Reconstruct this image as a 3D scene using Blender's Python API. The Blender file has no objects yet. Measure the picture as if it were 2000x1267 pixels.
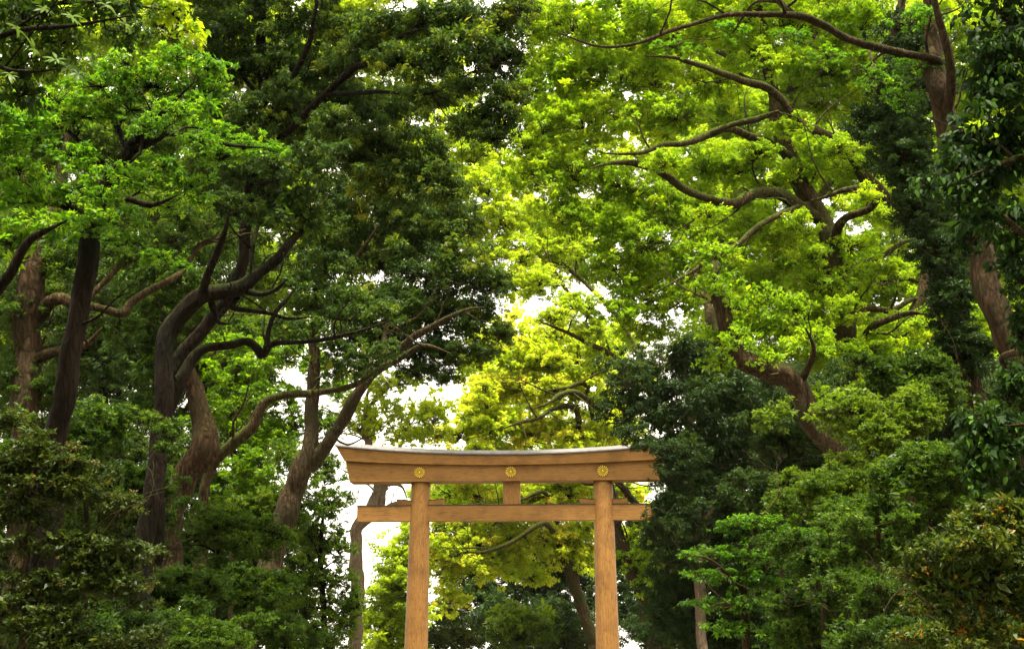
import bpy, math
import numpy as np
from mathutils import Vector

# ------------------------------------------------------------------ camera, sky, sun, exposure
S = bpy.context.scene
COL = S.collection
PITCH = math.radians(13.3)
FPX = 2778.0                       # focal length in photograph pixels (50 mm on a 36 mm sensor)
CAM = np.array([0.0, 0.0, 1.6])
cam_d = bpy.data.cameras.new('camera'); cam = bpy.data.objects.new('camera', cam_d); COL.objects.link(cam)
cam.location = CAM; cam.rotation_euler = (math.pi/2 + PITCH, 0, 0)
cam_d.lens = 50.0; cam_d.sensor_width = 36.0; cam_d.clip_end = 3000; cam_d.clip_start = 0.1
S.camera = cam

SUN_EL, SUN_AZ = math.radians(76), math.radians(160)     # azimuth from +Y (ahead) towards +X
W = bpy.data.worlds.new('World'); S.world = W; W.use_nodes = True
nt = W.node_tree; nt.nodes.clear()
wo = nt.nodes.new('ShaderNodeOutputWorld'); bg = nt.nodes.new('ShaderNodeBackground')
sky = nt.nodes.new('ShaderNodeTexSky'); sky.sky_type = 'NISHITA'; sky.sun_disc = False
sky.sun_elevation = SUN_EL; sky.sun_rotation = SUN_AZ; sky.dust_density = 3.0; sky.air_density = 1.0
tc = nt.nodes.new('ShaderNodeTexCoord'); nz = nt.nodes.new('ShaderNodeTexNoise')
nz.inputs['Scale'].default_value = 2.6; nz.inputs['Detail'].default_value = 6; nz.inputs['Roughness'].default_value = 0.6
rp = nt.nodes.new('ShaderNodeValToRGB')
rp.color_ramp.elements[0].position = 0.30; rp.color_ramp.elements[0].color = (0.72,)*3 + (1,)
rp.color_ramp.elements[1].position = 0.50; rp.color_ramp.elements[1].color = (0.96,)*3 + (1,)
mx = nt.nodes.new('ShaderNodeMix'); mx.data_type = 'RGBA'
mx.inputs['B'].default_value = (7.4, 6.8, 5.5, 1)       # bright thin cloud
L = nt.links
L.new(tc.outputs['Generated'], nz.inputs['Vector']); L.new(nz.outputs['Fac'], rp.inputs['Fac'])
L.new(rp.outputs['Color'], mx.inputs['Factor']); L.new(sky.outputs['Color'], mx.inputs['A'])
L.new(mx.outputs['Result'], bg.inputs['Color']); bg.inputs['Strength'].default_value = 0.12
L.new(bg.outputs['Background'], wo.inputs['Surface'])

sd = bpy.data.lights.new('sun', 'SUN'); sd.energy = 3.8; sd.angle = math.radians(8); sd.color = (1.0, 0.92, 0.74)
sun = bpy.data.objects.new('sun', sd); COL.objects.link(sun)
sdir = Vector((math.sin(SUN_AZ)*math.cos(SUN_EL), math.cos(SUN_AZ)*math.cos(SUN_EL), math.sin(SUN_EL)))
sun.rotation_euler = sdir.to_track_quat('Z', 'Y').to_euler(); sun.location = (0, 0, 60)

S.view_settings.view_transform = 'Standard'; S.view_settings.look = 'None'
S.view_settings.gamma = 1.0; S.view_settings.use_curve_mapping = False
S.view_settings.exposure = 2.1
S.render.engine = 'CYCLES'
S.cycles.max_bounces = 7; S.cycles.diffuse_bounces = 6; S.cycles.glossy_bounces = 2
S.cycles.transmission_bounces = 3; S.cycles.transparent_max_bounces = 4
S.cycles.caustics_reflective = False; S.cycles.caustics_refractive = False

# ------------------------------------------------------------------ helpers
_c, _s = math.cos(PITCH), math.sin(PITCH)
def P(px, py, Y):
    """point at distance Y ahead that stands at (px, py) of the photograph"""
    u = (px - 1000.0)/FPX; v = (633.5 - py)/FPX
    d = np.array([u, _c - v*_s, _s + v*_c])
    return CAM + d*(Y/d[1])
def MPP(Y, py=700):
    v = (633.5 - py)/FPX
    return Y/(_c - v*_s)/FPX
def tag(o, label=None, cat=None, group=None, kind=None):
    if label: o['label'] = label
    if cat: o['category'] = cat
    if group: o['group'] = group
    if kind: o['kind'] = kind
    return o
def empty(name, loc):
    o = bpy.data.objects.new(name, None); COL.objects.link(o); o.location = loc
    o.empty_display_size = 0.2
    return o
def mesh_np(name, V, F, mat, parent=None, smooth=True, tint=None):
    """one mesh object from vertex and face arrays (all faces with the same corner count, or a list of lists)"""
    me = bpy.data.meshes.new(name)
    if isinstance(F, np.ndarray):
        k = F.shape[1]; n = len(F)
        me.vertices.add(len(V)); me.vertices.foreach_set('co', np.ascontiguousarray(V, np.float32).ravel())
        me.loops.add(n*k); me.loops.foreach_set('vertex_index', np.ascontiguousarray(F, np.int32).ravel())
        me.polygons.add(n); me.polygons.foreach_set('loop_start', np.arange(0, n*k, k, dtype=np.int32))
        me.update(calc_edges=True)
    else:
        me.from_pydata([tuple(v) for v in V], [], F)
    if tint is not None:
        a = me.attributes.new('tint', 'FLOAT', 'POINT'); a.data.foreach_set('value', np.ascontiguousarray(tint, np.float32))
    if smooth:
        me.polygons.foreach_set('use_smooth', np.ones(len(me.polygons), bool))
    if mat: me.materials.append(mat)
    o = bpy.data.objects.new(name, me); COL.objects.link(o)
    if parent is not None:
        o.parent = parent
    return o
def nrm(a): return a/np.maximum(np.linalg.norm(a, axis=-1, keepdims=True), 1e-9)

# ------------------------------------------------------------------ materials
def new_mat(name):
    m = bpy.data.materials.new(name); m.use_nodes = True
    n = m.node_tree; b = n.nodes.get('Principled BSDF'); return m, n, b
def N(n, t, **kw):
    x = n.nodes.new('ShaderNode' + t)
    for k, v in kw.items():
        if k in x.inputs: x.inputs[k].default_value = v
        else: setattr(x, k, v)
    return x
def ramp(n, src, stops):
    r = n.nodes.new('ShaderNodeValToRGB'); e = r.color_ramp.elements
    while len(e) < len(stops): e.new(0.5)
    for q, (p, c) in zip(e, stops): q.position = p; q.color = (*c, 1)
    n.links.new(src, r.inputs['Fac']); return r.outputs['Color']
def foliage(name, stops, trans=0.45, rough=0.5, spec=0.2, tmul=(1.25, 1.15, 0.6)):
    m, n, b = new_mat(name)
    at = N(n, 'Attribute', attribute_name='tint'); ai = N(n, 'Attribute', attribute_name='ptint', attribute_type='INSTANCER')
    sm = N(n, 'Math', operation='ADD', use_clamp=True); n.links.new(at.outputs['Fac'], sm.inputs[0]); n.links.new(ai.outputs['Fac'], sm.inputs[1])
    c = ramp(n, sm.outputs[0], stops)
    n.links.new(c, b.inputs['Base Color']); b.inputs['Roughness'].default_value = rough
    b.inputs['Specular IOR Level'].default_value = spec
    tr = N(n, 'BsdfTranslucent'); mu = N(n, 'Mix', data_type='RGBA', blend_type='MULTIPLY')
    mu.inputs['Factor'].default_value = 1; n.links.new(c, mu.inputs['A']); mu.inputs['B'].default_value = (*tmul, 1)
    n.links.new(mu.outputs['Result'], tr.inputs['Color'])
    ms = N(n, 'MixShader'); ms.inputs['Fac'].default_value = trans
    n.links.new(b.outputs[0], ms.inputs[1]); n.links.new(tr.outputs[0], ms.inputs[2])
    n.links.new(ms.outputs[0], n.nodes['Material Output'].inputs['Surface'])
    return m
def bark(name, c0, c1, c2=None, scale=1.0, moss=0.0):
    m, n, b = new_mat(name)
    tcn = N(n, 'TexCoord'); mp = N(n, 'Mapping'); mp.inputs['Scale'].default_value = (9*scale, 9*scale, 2.2*scale)
    n.links.new(tcn.outputs['Object'], mp.inputs['Vector'])
    vo = N(n, 'TexVoronoi', Scale=1.6, feature='DISTANCE_TO_EDGE'); no = N(n, 'TexNoise', Scale=2.0, Detail=7.0, Roughness=0.65)
    n.links.new(mp.outputs[0], no.inputs['Vector'])
    ad = N(n, 'VectorMath', operation='MULTIPLY_ADD'); ad.inputs[1].default_value = (0.7,)*3
    n.links.new(no.outputs['Color'], ad.inputs[0]); n.links.new(mp.outputs[0], ad.inputs[2])
    n.links.new(ad.outputs[0], vo.inputs['Vector'])
    lo = N(n, 'TexNoise', Scale=1.1, Detail=4.0); n.links.new(tcn.outputs['Object'], lo.inputs['Vector'])
    ma = N(n, 'Math', operation='MULTIPLY_ADD'); ma.inputs[1].default_value = 1.3
    n.links.new(vo.outputs['Distance'], ma.inputs[0]); n.links.new(no.outputs['Fac'], ma.inputs[2])
    c = ramp(n, ma.outputs[0], [(0.35, c0), (0.85, c1)])
    if c2 is not None:
        f = ramp(n, lo.outputs['Fac'], [(0.42, (0, 0, 0)), (0.62, (1, 1, 1))])
        mixn = N(n, 'Mix', data_type='RGBA'); n.links.new(f, mixn.inputs['Factor'])
        n.links.new(c, mixn.inputs['A']); mixn.inputs['B'].default_value = (*c2, 1); c = mixn.outputs['Result']
    if moss:
        ge = N(n, 'NewGeometry'); sx = N(n, 'SeparateXYZ'); n.links.new(ge.outputs['Normal'], sx.inputs[0])
        mm = N(n, 'Math', operation='MULTIPLY'); n.links.new(sx.outputs['Z'], mm.inputs[0]); n.links.new(no.outputs['Fac'], mm.inputs[1])
        f = ramp(n, mm.outputs[0], [(0.12, (0, 0, 0)), (0.40, (moss,)*3)])
        mixn = N(n, 'Mix', data_type='RGBA'); n.links.new(f, mixn.inputs['Factor'])
        n.links.new(c, mixn.inputs['A']); mixn.inputs['B'].default_value = (0.06, 0.085, 0.012, 1); c = mixn.outputs['Result']
    n.links.new(c, b.inputs['Base Color']); b.inputs['Roughness'].default_value = 0.9
    b.inputs['Specular IOR Level'].default_value = 0.08
    bp = N(n, 'Bump', Strength=1.0, Distance=0.12); n.links.new(ma.outputs[0], bp.inputs['Height'])
    n.links.new(bp.outputs[0], b.inputs['Normal'])
    return m

F_DARK = foliage('oak_leaf', [(0.0, (0.018, 0.043, 0.006)), (0.5, (0.042, 0.088, 0.010)), (0.8, (0.098, 0.165, 0.012)), (1.0, (0.25, 0.28, 0.014))], 0.48, 0.5, 0.2)
F_BLUE = foliage('dark_evergreen_leaf', [(0.0, (0.011, 0.028, 0.005)), (0.7, (0.027, 0.060, 0.009)), (1.0, (0.075, 0.115, 0.010))], 0.42, 0.5, 0.2)
F_MID = foliage('understorey_leaf', [(0.0, (0.019, 0.047, 0.004)), (0.6, (0.050, 0.106, 0.008)), (1.0, (0.135, 0.215, 0.012))], 0.54, 0.45)
F_LIME = foliage('camphor_leaf', [(0.0, (0.07, 0.16, 0.005)), (0.5, (0.195, 0.345, 0.009)), (1.0, (0.36, 0.47, 0.016))], 0.62, 0.5, 0.3, (1.35, 1.25, 0.5))
F_YELL = foliage('young_camphor_leaf', [(0.0, (0.19, 0.28, 0.014)), (0.45, (0.37, 0.50, 0.026)), (0.85, (0.52, 0.59, 0.05)), (1.0, (0.60, 0.52, 0.08))], 0.68, 0.5, 0.3, (1.3, 1.25, 0.5))
F_PALE = foliage('backlit_camphor_leaf', [(0.0, (0.14, 0.24, 0.010)), (0.5, (0.31, 0.44, 0.020)), (1.0, (0.50, 0.58, 0.05))], 0.66, 0.5, 0.3, (1.35, 1.25, 0.5))  # camphor leaf in a paler colour that stands in for backlight
F_ZELK = foliage('zelkova_leaf', [(0.0, (0.03, 0.085, 0.004)), (0.5, (0.082, 0.215, 0.009)), (0.8, (0.14, 0.30, 0.013)), (1.0, (0.23, 0.37, 0.018))], 0.58, 0.45, 0.35, (1.3, 1.25, 0.5))
F_OLIVE = foliage('olive_shrub_leaf', [(0.0, (0.016, 0.030, 0.004)), (0.6, (0.038, 0.064, 0.007)), (0.9, (0.08, 0.115, 0.011)), (1.0, (0.11, 0.085, 0.025))], 0.35, 0.5)
F_RUST = foliage('turning_shrub_leaf', [(0.0, (0.022, 0.045, 0.005)), (0.55, (0.06, 0.095, 0.009)), (0.82, (0.13, 0.145, 0.012)), (0.93, (0.34, 0.19, 0.015)), (1.0, (0.34, 0.12, 0.015))], 0.4, 0.45)
F_VINE = foliage('glossy_vine_leaf', [(0.0, (0.010, 0.028, 0.006)), (0.6, (0.022, 0.055, 0.008)), (0.86, (0.05, 0.12, 0.010)), (1.0, (0.09, 0.20, 0.015))], 0.38, 0.55, 0.12)
B_RED = bark('red_brown_bark', (0.010, 0.0065, 0.003), (0.078, 0.046, 0.023), (0.030, 0.024, 0.010), 0.6, 0.35)
B_DARK = bark('dark_oak_bark', (0.004, 0.0025, 0.0012), (0.016, 0.0095, 0.0042), (0.007, 0.006, 0.0025), 0.55, 0.35)
B_BROWN = bark('grey_brown_bark', (0.010, 0.007, 0.003), (0.070, 0.046, 0.024), (0.034, 0.028, 0.013), 0.55, 0.4)
B_CAMPH = bark('camphor_bark', (0.010, 0.007, 0.003), (0.062, 0.040, 0.017), (0.036, 0.036, 0.009), 0.55, 0.9)
B_PALE = bark('pale_bark', (0.06, 0.038, 0.024), (0.24, 0.17, 0.12), (0.16, 0.12, 0.08), 0.7, 0.3)

def wood(name, axis):
    m, n, b = new_mat(name)
    tcn = N(n, 'TexCoord'); mp = N(n, 'Mapping')
    sc = {'x': (0.35, 6, 6), 'z': (5, 5, 0.4)}[axis]; mp.inputs['Scale'].default_value = sc
    n.links.new(tcn.outputs['Object'], mp.inputs['Vector'])
    a = N(n, 'TexNoise', Scale=1.0, Detail=5.0, Roughness=0.6); n.links.new(mp.outputs[0], a.inputs['Vector'])
    ad = N(n, 'VectorMath', operation='MULTIPLY_ADD'); ad.inputs[1].default_value = (1.5,)*3
    n.links.new(a.outputs['Color'], ad.inputs[0]); n.links.new(mp.outputs[0], ad.inputs[2])
    f = N(n, 'TexNoise', Scale=5.0 if axis == 'x' else 3.4, Detail=6.0, Roughness=0.75); n.links.new(ad.outputs[0], f.inputs['Vector'])
    w = N(n, 'TexWave', wave_type='BANDS', bands_direction='Z' if axis == 'x' else 'X', Scale=1.4, Distortion=9.0, Detail=3.0)
    n.links.new(ad.outputs[0], w.inputs['Vector'])
    mxn = N(n, 'Mix', data_type='FLOAT'); mxn.inputs['Factor'].default_value = 0.35
    n.links.new(f.outputs['Fac'], mxn.inputs['A']); n.links.new(w.outputs['Fac'], mxn.inputs['B'])
    c = ramp(n, mxn.outputs['Result'], [(0.22, (0.11, 0.045, 0.010)), (0.38, (0.235, 0.110, 0.026)), (0.58, (0.300, 0.148, 0.036)), (0.85, (0.37, 0.20, 0.056))])
    # knots and drying cracks
    mk = N(n, 'Mapping'); mk.inputs['Scale'].default_value = {'x': (0.42, 1.6, 2.6), 'z': (1.4, 1.4, 0.55)}[axis]; n.links.new(tcn.outputs['Object'], mk.inputs['Vector'])
    vk = N(n, 'TexVoronoi', Scale=1.0); n.links.new(mk.outputs[0], vk.inputs['Vector'])
    kf = ramp(n, vk.outputs['Distance'], [(0.02, (0.8,)*3), (0.075, (0, 0, 0))])
    mix2 = N(n, 'Mix', data_type='RGBA'); n.links.new(kf, mix2.inputs['Factor']); n.links.new(c, mix2.inputs['A']); mix2.inputs['B'].default_value = (0.05, 0.016, 0.005, 1)
    c = mix2.outputs['Result']
    if axis == 'z':     # reddish flecks of the cut grain
        mf = N(n, 'Mapping'); mf.inputs['Scale'].default_value = (9, 9, 2.0); n.links.new(tcn.outputs['Object'], mf.inputs['Vector'])
        vf = N(n, 'TexNoise', Scale=2.4, Detail=3.0, Roughness=0.7); n.links.new(mf.outputs[0], vf.inputs['Vector'])
        ff = ramp(n, vf.outputs['Fac'], [(0.56, (0, 0, 0)), (0.66, (0.75,)*3)])
        m3 = N(n, 'Mix', data_type='RGBA'); n.links.new(ff, m3.inputs['Factor']); n.links.new(c, m3.inputs['A']); m3.inputs['B'].default_value = (0.13, 0.046, 0.011, 1)
        c = m3.outputs['Result']
    st = N(n, 'TexNoise', Scale=0.9, Detail=5.0, Roughness=0.6); n.links.new(tcn.outputs['Object'], st.inputs['Vector'])   # uneven weathering
    sf = ramp(n, st.outputs['Fac'], [(0.36, (0.72, 0.70, 0.68)), (0.52, (1, 1, 1)), (0.70, (1.0, 1.0, 1.0))])
    m4 = N(n, 'Mix', data_type='RGBA', blend_type='MULTIPLY'); m4.inputs['Factor'].default_value = 1.0; n.links.new(c, m4.inputs['A']); n.links.new(sf, m4.inputs['B']); c = m4.outputs['Result']
    n.links.new(c, b.inputs['Base Color']); b.inputs['Roughness'].default_value = 0.62; b.inputs['Specular IOR Level'].default_value = 0.3
    bp = N(n, 'Bump', Strength=0.25, Distance=0.01); n.links.new(f.outputs['Fac'], bp.inputs['Height']); n.links.new(bp.outputs[0], b.inputs['Normal'])
    return m
WOOD_X = wood('cypress_beam', 'x'); WOOD_Z = wood('cypress_pillar', 'z')
def plain(name, c, rough=0.5, metal=0.0, var=0.15, sc=6.0):
    m, n, b = new_mat(name)
    tcn = N(n, 'TexCoord'); no = N(n, 'TexNoise', Scale=sc, Detail=5.0); n.links.new(tcn.outputs['Object'], no.inputs['Vector'])
    lo = tuple(x*(1-var) for x in c); hi = tuple(min(1, x*(1+var)) for x in c)
    n.links.new(ramp(n, no.outputs['Fac'], [(0.3, lo), (0.7, hi)]), b.inputs['Base Color'])
    b.inputs['Roughness'].default_value = rough; b.inputs['Metallic'].default_value = metal
    return m
COPPER = plain('weathered_copper', (0.105, 0.098, 0.10), 0.65, 0.0, 0.25, 3.0)
DARKCAP = plain('dark_copper', (0.05, 0.03, 0.02), 0.5, 0.4)
GOLD = plain('gilded_metal', (1.0, 0.72, 0.09), 0.4, 0.25, 0.05)

# ------------------------------------------------------------------ the ground
def ground_mat(name, stops, sc):
    m, n, b = new_mat(name)
    tcn = N(n, 'TexCoord'); no = N(n, 'TexNoise', Scale=sc, Detail=8.0, Roughness=0.7); n.links.new(tcn.outputs['Object'], no.inputs['Vector'])
    n.links.new(ramp(n, no.outputs['Fac'], stops), b.inputs['Base Color']); b.inputs['Roughness'].default_value = 0.95
    bp = N(n, 'Bump', Strength=0.6, Distance=0.04); n.links.new(no.outputs['Fac'], bp.inputs['Height']); n.links.new(bp.outputs[0], b.inputs['Normal'])
    return m
SOIL = ground_mat('forest_soil', [(0.3, (0.035, 0.026, 0.014)), (0.7, (0.09, 0.07, 0.035))], 1.3)
GRAVEL = ground_mat('pale_gravel', [(0.3, (0.22, 0.20, 0.17)), (0.7, (0.36, 0.33, 0.29))], 14.0)
g = mesh_np('ground', [(-1500, -400, 0), (1500, -400, 0), (1500, 2500, 0), (-1500, 2500, 0)], [[0, 1, 2, 3]], SOIL, smooth=False); tag(g, 'leaf-littered forest floor under the trees', 'ground', kind='structure')
g = mesh_np('gravel_path', [(-5.2, -30, .004), (5.2, -30, .004), (5.2, 130, .004), (-5.2, 130, .004)], [[0, 1, 2, 3]], GRAVEL, smooth=False); tag(g, 'broad pale gravel approach leading through the wooden gate', 'path', kind='structure')

# ------------------------------------------------------------------ the gate
GY = 71.0
def gx(px): return P(px, 950, GY)[0] - P(999, 950, GY)[0]
def gz(py): return P(999, py, GY)[2]
gate = empty('torii_gate', (P(999, 950, GY)[0], GY, 0)); gate.rotation_euler = (0, 0, math.radians(-4.0))
tag(gate, 'tall natural timber shrine gate with three golden crests and grey capped lintel', 'gate')
gi = gate
def sweep(name, prof_fn, xs, mat, parent, smooth=False):
    """beam along x: prof_fn(x) returns a list of (dx, y, z) corners; capped ends"""
    rings = [prof_fn(x) for x in xs]; k = len(rings[0]); V = []; F = []
    for x, r in zip(xs, rings): V += [(x + q[0], q[1], q[2]) for q in r]
    for i in range(len(xs)-1):
        for j in range(k):
            a = i*k + j; b2 = i*k + (j+1) % k; F.append([a, a+k, b2+k, b2])
    F.append(list(range(k))); F.append([(len(xs)-1)*k + j for j in range(k)][::-1])
    o = mesh_np(name, V, F, mat, parent, smooth)
    return o
def bevel(o, w=0.012):
    md = o.modifiers.new('bevel', 'BEVEL'); md.width = w; md.segments = 2; md.limit_method = 'ANGLE'; return o
HX = -gx(657)                                      # half length of the top lintel
def curve(x, up): return up*abs(x/HX)**2.0
zc_b, zk_t, zk_b, zs_b = gz(893), gz(893), gz(911), gz(941)
up_top = gz(873.5) - gz(893); up_bot = gz(900) - gz(911)
KD, SD, ND = 0.84, 0.56, 0.24                       # half depths of lintel, under-lintel, tie beam
def kas(x0, x1, nm, dz=0.0, dy=0.0):
    xs = list(np.linspace(x0, x1, 15)); m = HX*0.999
    def pr(x):
        e = (1 if x > 0 else -1)*0.40*(abs(x)/HX)**12
        t = zk_t + curve(x, up_top) + dz; bz = zk_b + curve(x, up_bot)
        return [(-e, -KD+0.05+dy, bz), (0, -KD+dy, t), (0, KD, t), (-e, KD-0.05, bz)]
    return bevel(sweep(nm, pr, xs, WOOD_X, gi))
kas(-HX, -0.002, 'top_lintel'); kas(0.002, HX, 'top_lintel', 0, -0.006)
def cap(x):
    t = zk_t + curve(x, up_top) + 0.006; e = 0.07
    return [(0, -KD-0.10, t), (0, -KD-0.10, t+e), (0, 0, t+0.36), (0, KD+0.10, t+e), (0, KD+0.10, t), (0, 0, t+0.004)]
capo = bevel(sweep('roof_cap', cap, list(np.linspace(-HX-0.05, HX+0.05, 41)), COPPER, gi), 0.008)
for k in range(1, 18):                              # standing seams of the copper sheets
    x = -HX + k*2*HX/18
    def rib(xx):
        t = zk_t + curve(xx, up_top) + 0.006
        return [(0, -KD-0.112, t+0.02), (0, -KD-0.112, t+0.083), (0, 0, t+0.375), (0, 0, t+0.34)]
    sweep('seam', rib, [x-0.012, x+0.012], COPPER, capo)
HS = -gx(683)
def shim(x):
    e = (1 if x > 0 else -1)*0.20*(abs(x)/HS)**14
    t = zk_b + curve(x, up_bot*0.97) - 0.004
    return [(0, -SD, zs_b), (e, -SD, t), (e, SD, t), (0, SD, zs_b)]
bevel(sweep('under_lintel', shim, list(np.linspace(-HS, HS, 41)), WOOD_X, gi))
HN = -gx(697); zn_t, zn_b = gz(987), gz(1017)
bevel(sweep('tie_beam', lambda x: [(0, -ND, zn_b), (0, -ND, zn_t), (0, ND, zn_t), (0, ND, zn_b)], list(np.linspace(-HN, HN, 9)), WOOD_X, gi))
def slab(nm, x0, x1, y0, y1, z0, z1, mat, par, bw=0.006):
    V = [(x, y, z) for x in (x0, x1) for y in (y0, y1) for z in (z0, z1)]
    F = [[0, 1, 3, 2], [4, 6, 7, 5], [0, 4, 5, 1], [2, 3, 7, 6], [0, 2, 6, 4], [1, 5, 7, 3]]
    return bevel(mesh_np(nm, V, F, mat, par, False), bw)
slab('centre_strut', gx(983), gx(1016), -0.22, 0.22, zn_t+0.05, zs_b-0.002, WOOD_Z, gi, 0.01)
slab('beam_cover', -HN-0.02, HN+0.02, -ND-0.025, ND+0.025, zn_t+0.003, zn_t+0.045, DARKCAP, gi)
pill = []
for sgn, pxs in ((-1, (820.5, 815.0)), (1, (1179.5, 1187.5))):
    xt = gx(pxs[0] if sgn < 0 else 1177.5); xb = xt + sgn*0.14
    zt, segs, rings = zs_b - 0.003, 48, 26
    V, F = [], []
    for i in range(rings+1):
        f = i/rings; z = -0.1 + (zt + 0.1)*f; r = 0.60*(1-f) + 0.470*f; cx = xb*(1-f) + xt*f
        for j in range(segs):
            a = 2*math.pi*j/segs; V.append((cx + r*math.cos(a), r*math.sin(a), z))
    for i in range(rings):
        for j in range(segs):
            a = i*segs + j; b2 = i*segs + (j+1) % segs; F.append([a, b2, b2+segs, a+segs])
    F.append([rings*segs + j for j in range(segs)])
    p = mesh_np('pillar', V, F, WOOD_Z, gi, True)
    for side in (-1, 1):                            # driven wedges on the tie beam
        xi = xt + sgn*0.03 + side*0.40; xo = xt + side*(gx(867)-gx(820.5))
        zb = zn_t + 0.047
        hs = [(xi, 0.215), (xi*0.6+xo*0.4, 0.235), (xo - side*0.0, 0.285)]
        V2 = []; F2 = []
        for x, h in hs: V2 += [(x, -0.17, zb), (x, -0.17, zb+h), (x, 0.17, zb+h), (x, 0.17, zb)]
        V2 = [(v[0] + (side*-0.03 if (i >= 8 and i in (8, 11)) else 0), v[1], v[2]) for i, v in enumerate(V2)]
        for i in range(2):
            for j in range(4): F2.append([i*4+j, i*4+(j+1) % 4, (i+1)*4+(j+1) % 4, (i+1)*4+j])
        F2 += [[0, 1, 2, 3], [8, 11, 10, 9]]
        wd = bevel(mesh_np('wedge', V2, F2, WOOD_X, gi, False))
        V3 = []
        for x, h in hs: V3 += [(x, -0.19, zb+h+0.003), (x, -0.19, zb+h+0.03), (x, 0.19, zb+h+0.03), (x, 0.19, zb+h+0.003)]
        mesh_np('wedge_cover', V3, F2, DARKCAP, wd, False)
    # low stone collar at the foot
    V = []; F = []
    for (r, z) in ((0.95, -0.05), (0.95, 0.28), (0.86, 0.36), (0.61, 0.37)):
        for j in range(40): V.append((xb + r*math.cos(2*math.pi*j/40), r*math.sin(2*math.pi*j/40), z))
    for i in range(3):
        for j in range(40): F.append([i*40+j, i*40+(j+1) % 40, (i+1)*40+(j+1) % 40, (i+1)*40+j])
    mesh_np('foot_collar', V, F, DARKCAP, p, False)
# sixteen-petal gilded crest
def crest_mesh():
    V, F = [], []; R = 0.285
    for k in range(16):
        a0 = 2*math.pi*k/16; hw = math.pi/16*0.74
        rows = [(0.20, 0.55, 0.03), (0.45, 0.85, 0.055), (0.70, 0.98, 0.075), (0.88, 0.95, 0.065), (0.96, 0.70, 0.045), (1.0, 0.3, 0.02)]
        base = len(V)
        for (rr, w, h) in rows:
            for q, hh in ((-1, 0.0), (-0.55, 0.8), (0, 1.0), (0.55, 0.8), (1, 0.0)):
                a = a0 + q*hw*w; V.append((R*rr*math.sin(a), -0.012 - h*hh, R*rr*math.cos(a)))
        for i in range(5):
            for j in range(4):
                b2 = base + i*5 + j; F.append([b2, b2+1, b2+6, b2+5])
    b0 = len(V)                                     # centre boss
    for i in range(5):
        t = i/4*math.pi/2
        for j in range(16): V.append((0.058*math.cos(t)*math.sin(j*math.pi/8), -0.02-0.05*math.sin(t), 0.058*math.cos(t)*math.cos(j*math.pi/8)))
    for i in range(4):
        for j in range(16): F.append([b0+i*16+j, b0+i*16+(j+1) % 16, b0+(i+1)*16+(j+1) % 16, b0+(i+1)*16+j])
    b0 = len(V)                                     # back disc
    for y in (0.0, -0.014):
        for j in range(48): V.append((R*1.0*math.sin(j*math.pi/24), y, R*1.0*math.cos(j*math.pi/24)))
    for j in range(48): F.append([b0+j, b0+(j+1) % 48, b0+48+(j+1) % 48, b0+48+j])
    F.append([b0+48+j for j in range(48)])
    return V, F
cV, cF = crest_mesh(); cme = None
for px in (820.5, 999, 1177.5):
    if cme is None:
        o = mesh_np('crest', cV, cF, GOLD, gi, False); cme = o.data; cme.materials.append(DARKCAP)
        for pg in list(cme.polygons)[-49:]: pg.material_index = 1
    else:
        o = bpy.data.objects.new('crest', cme); COL.objects.link(o); o.parent = gi
    o.location = (gx(px), -SD-0.004, gz(924) + 0.01)

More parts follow.
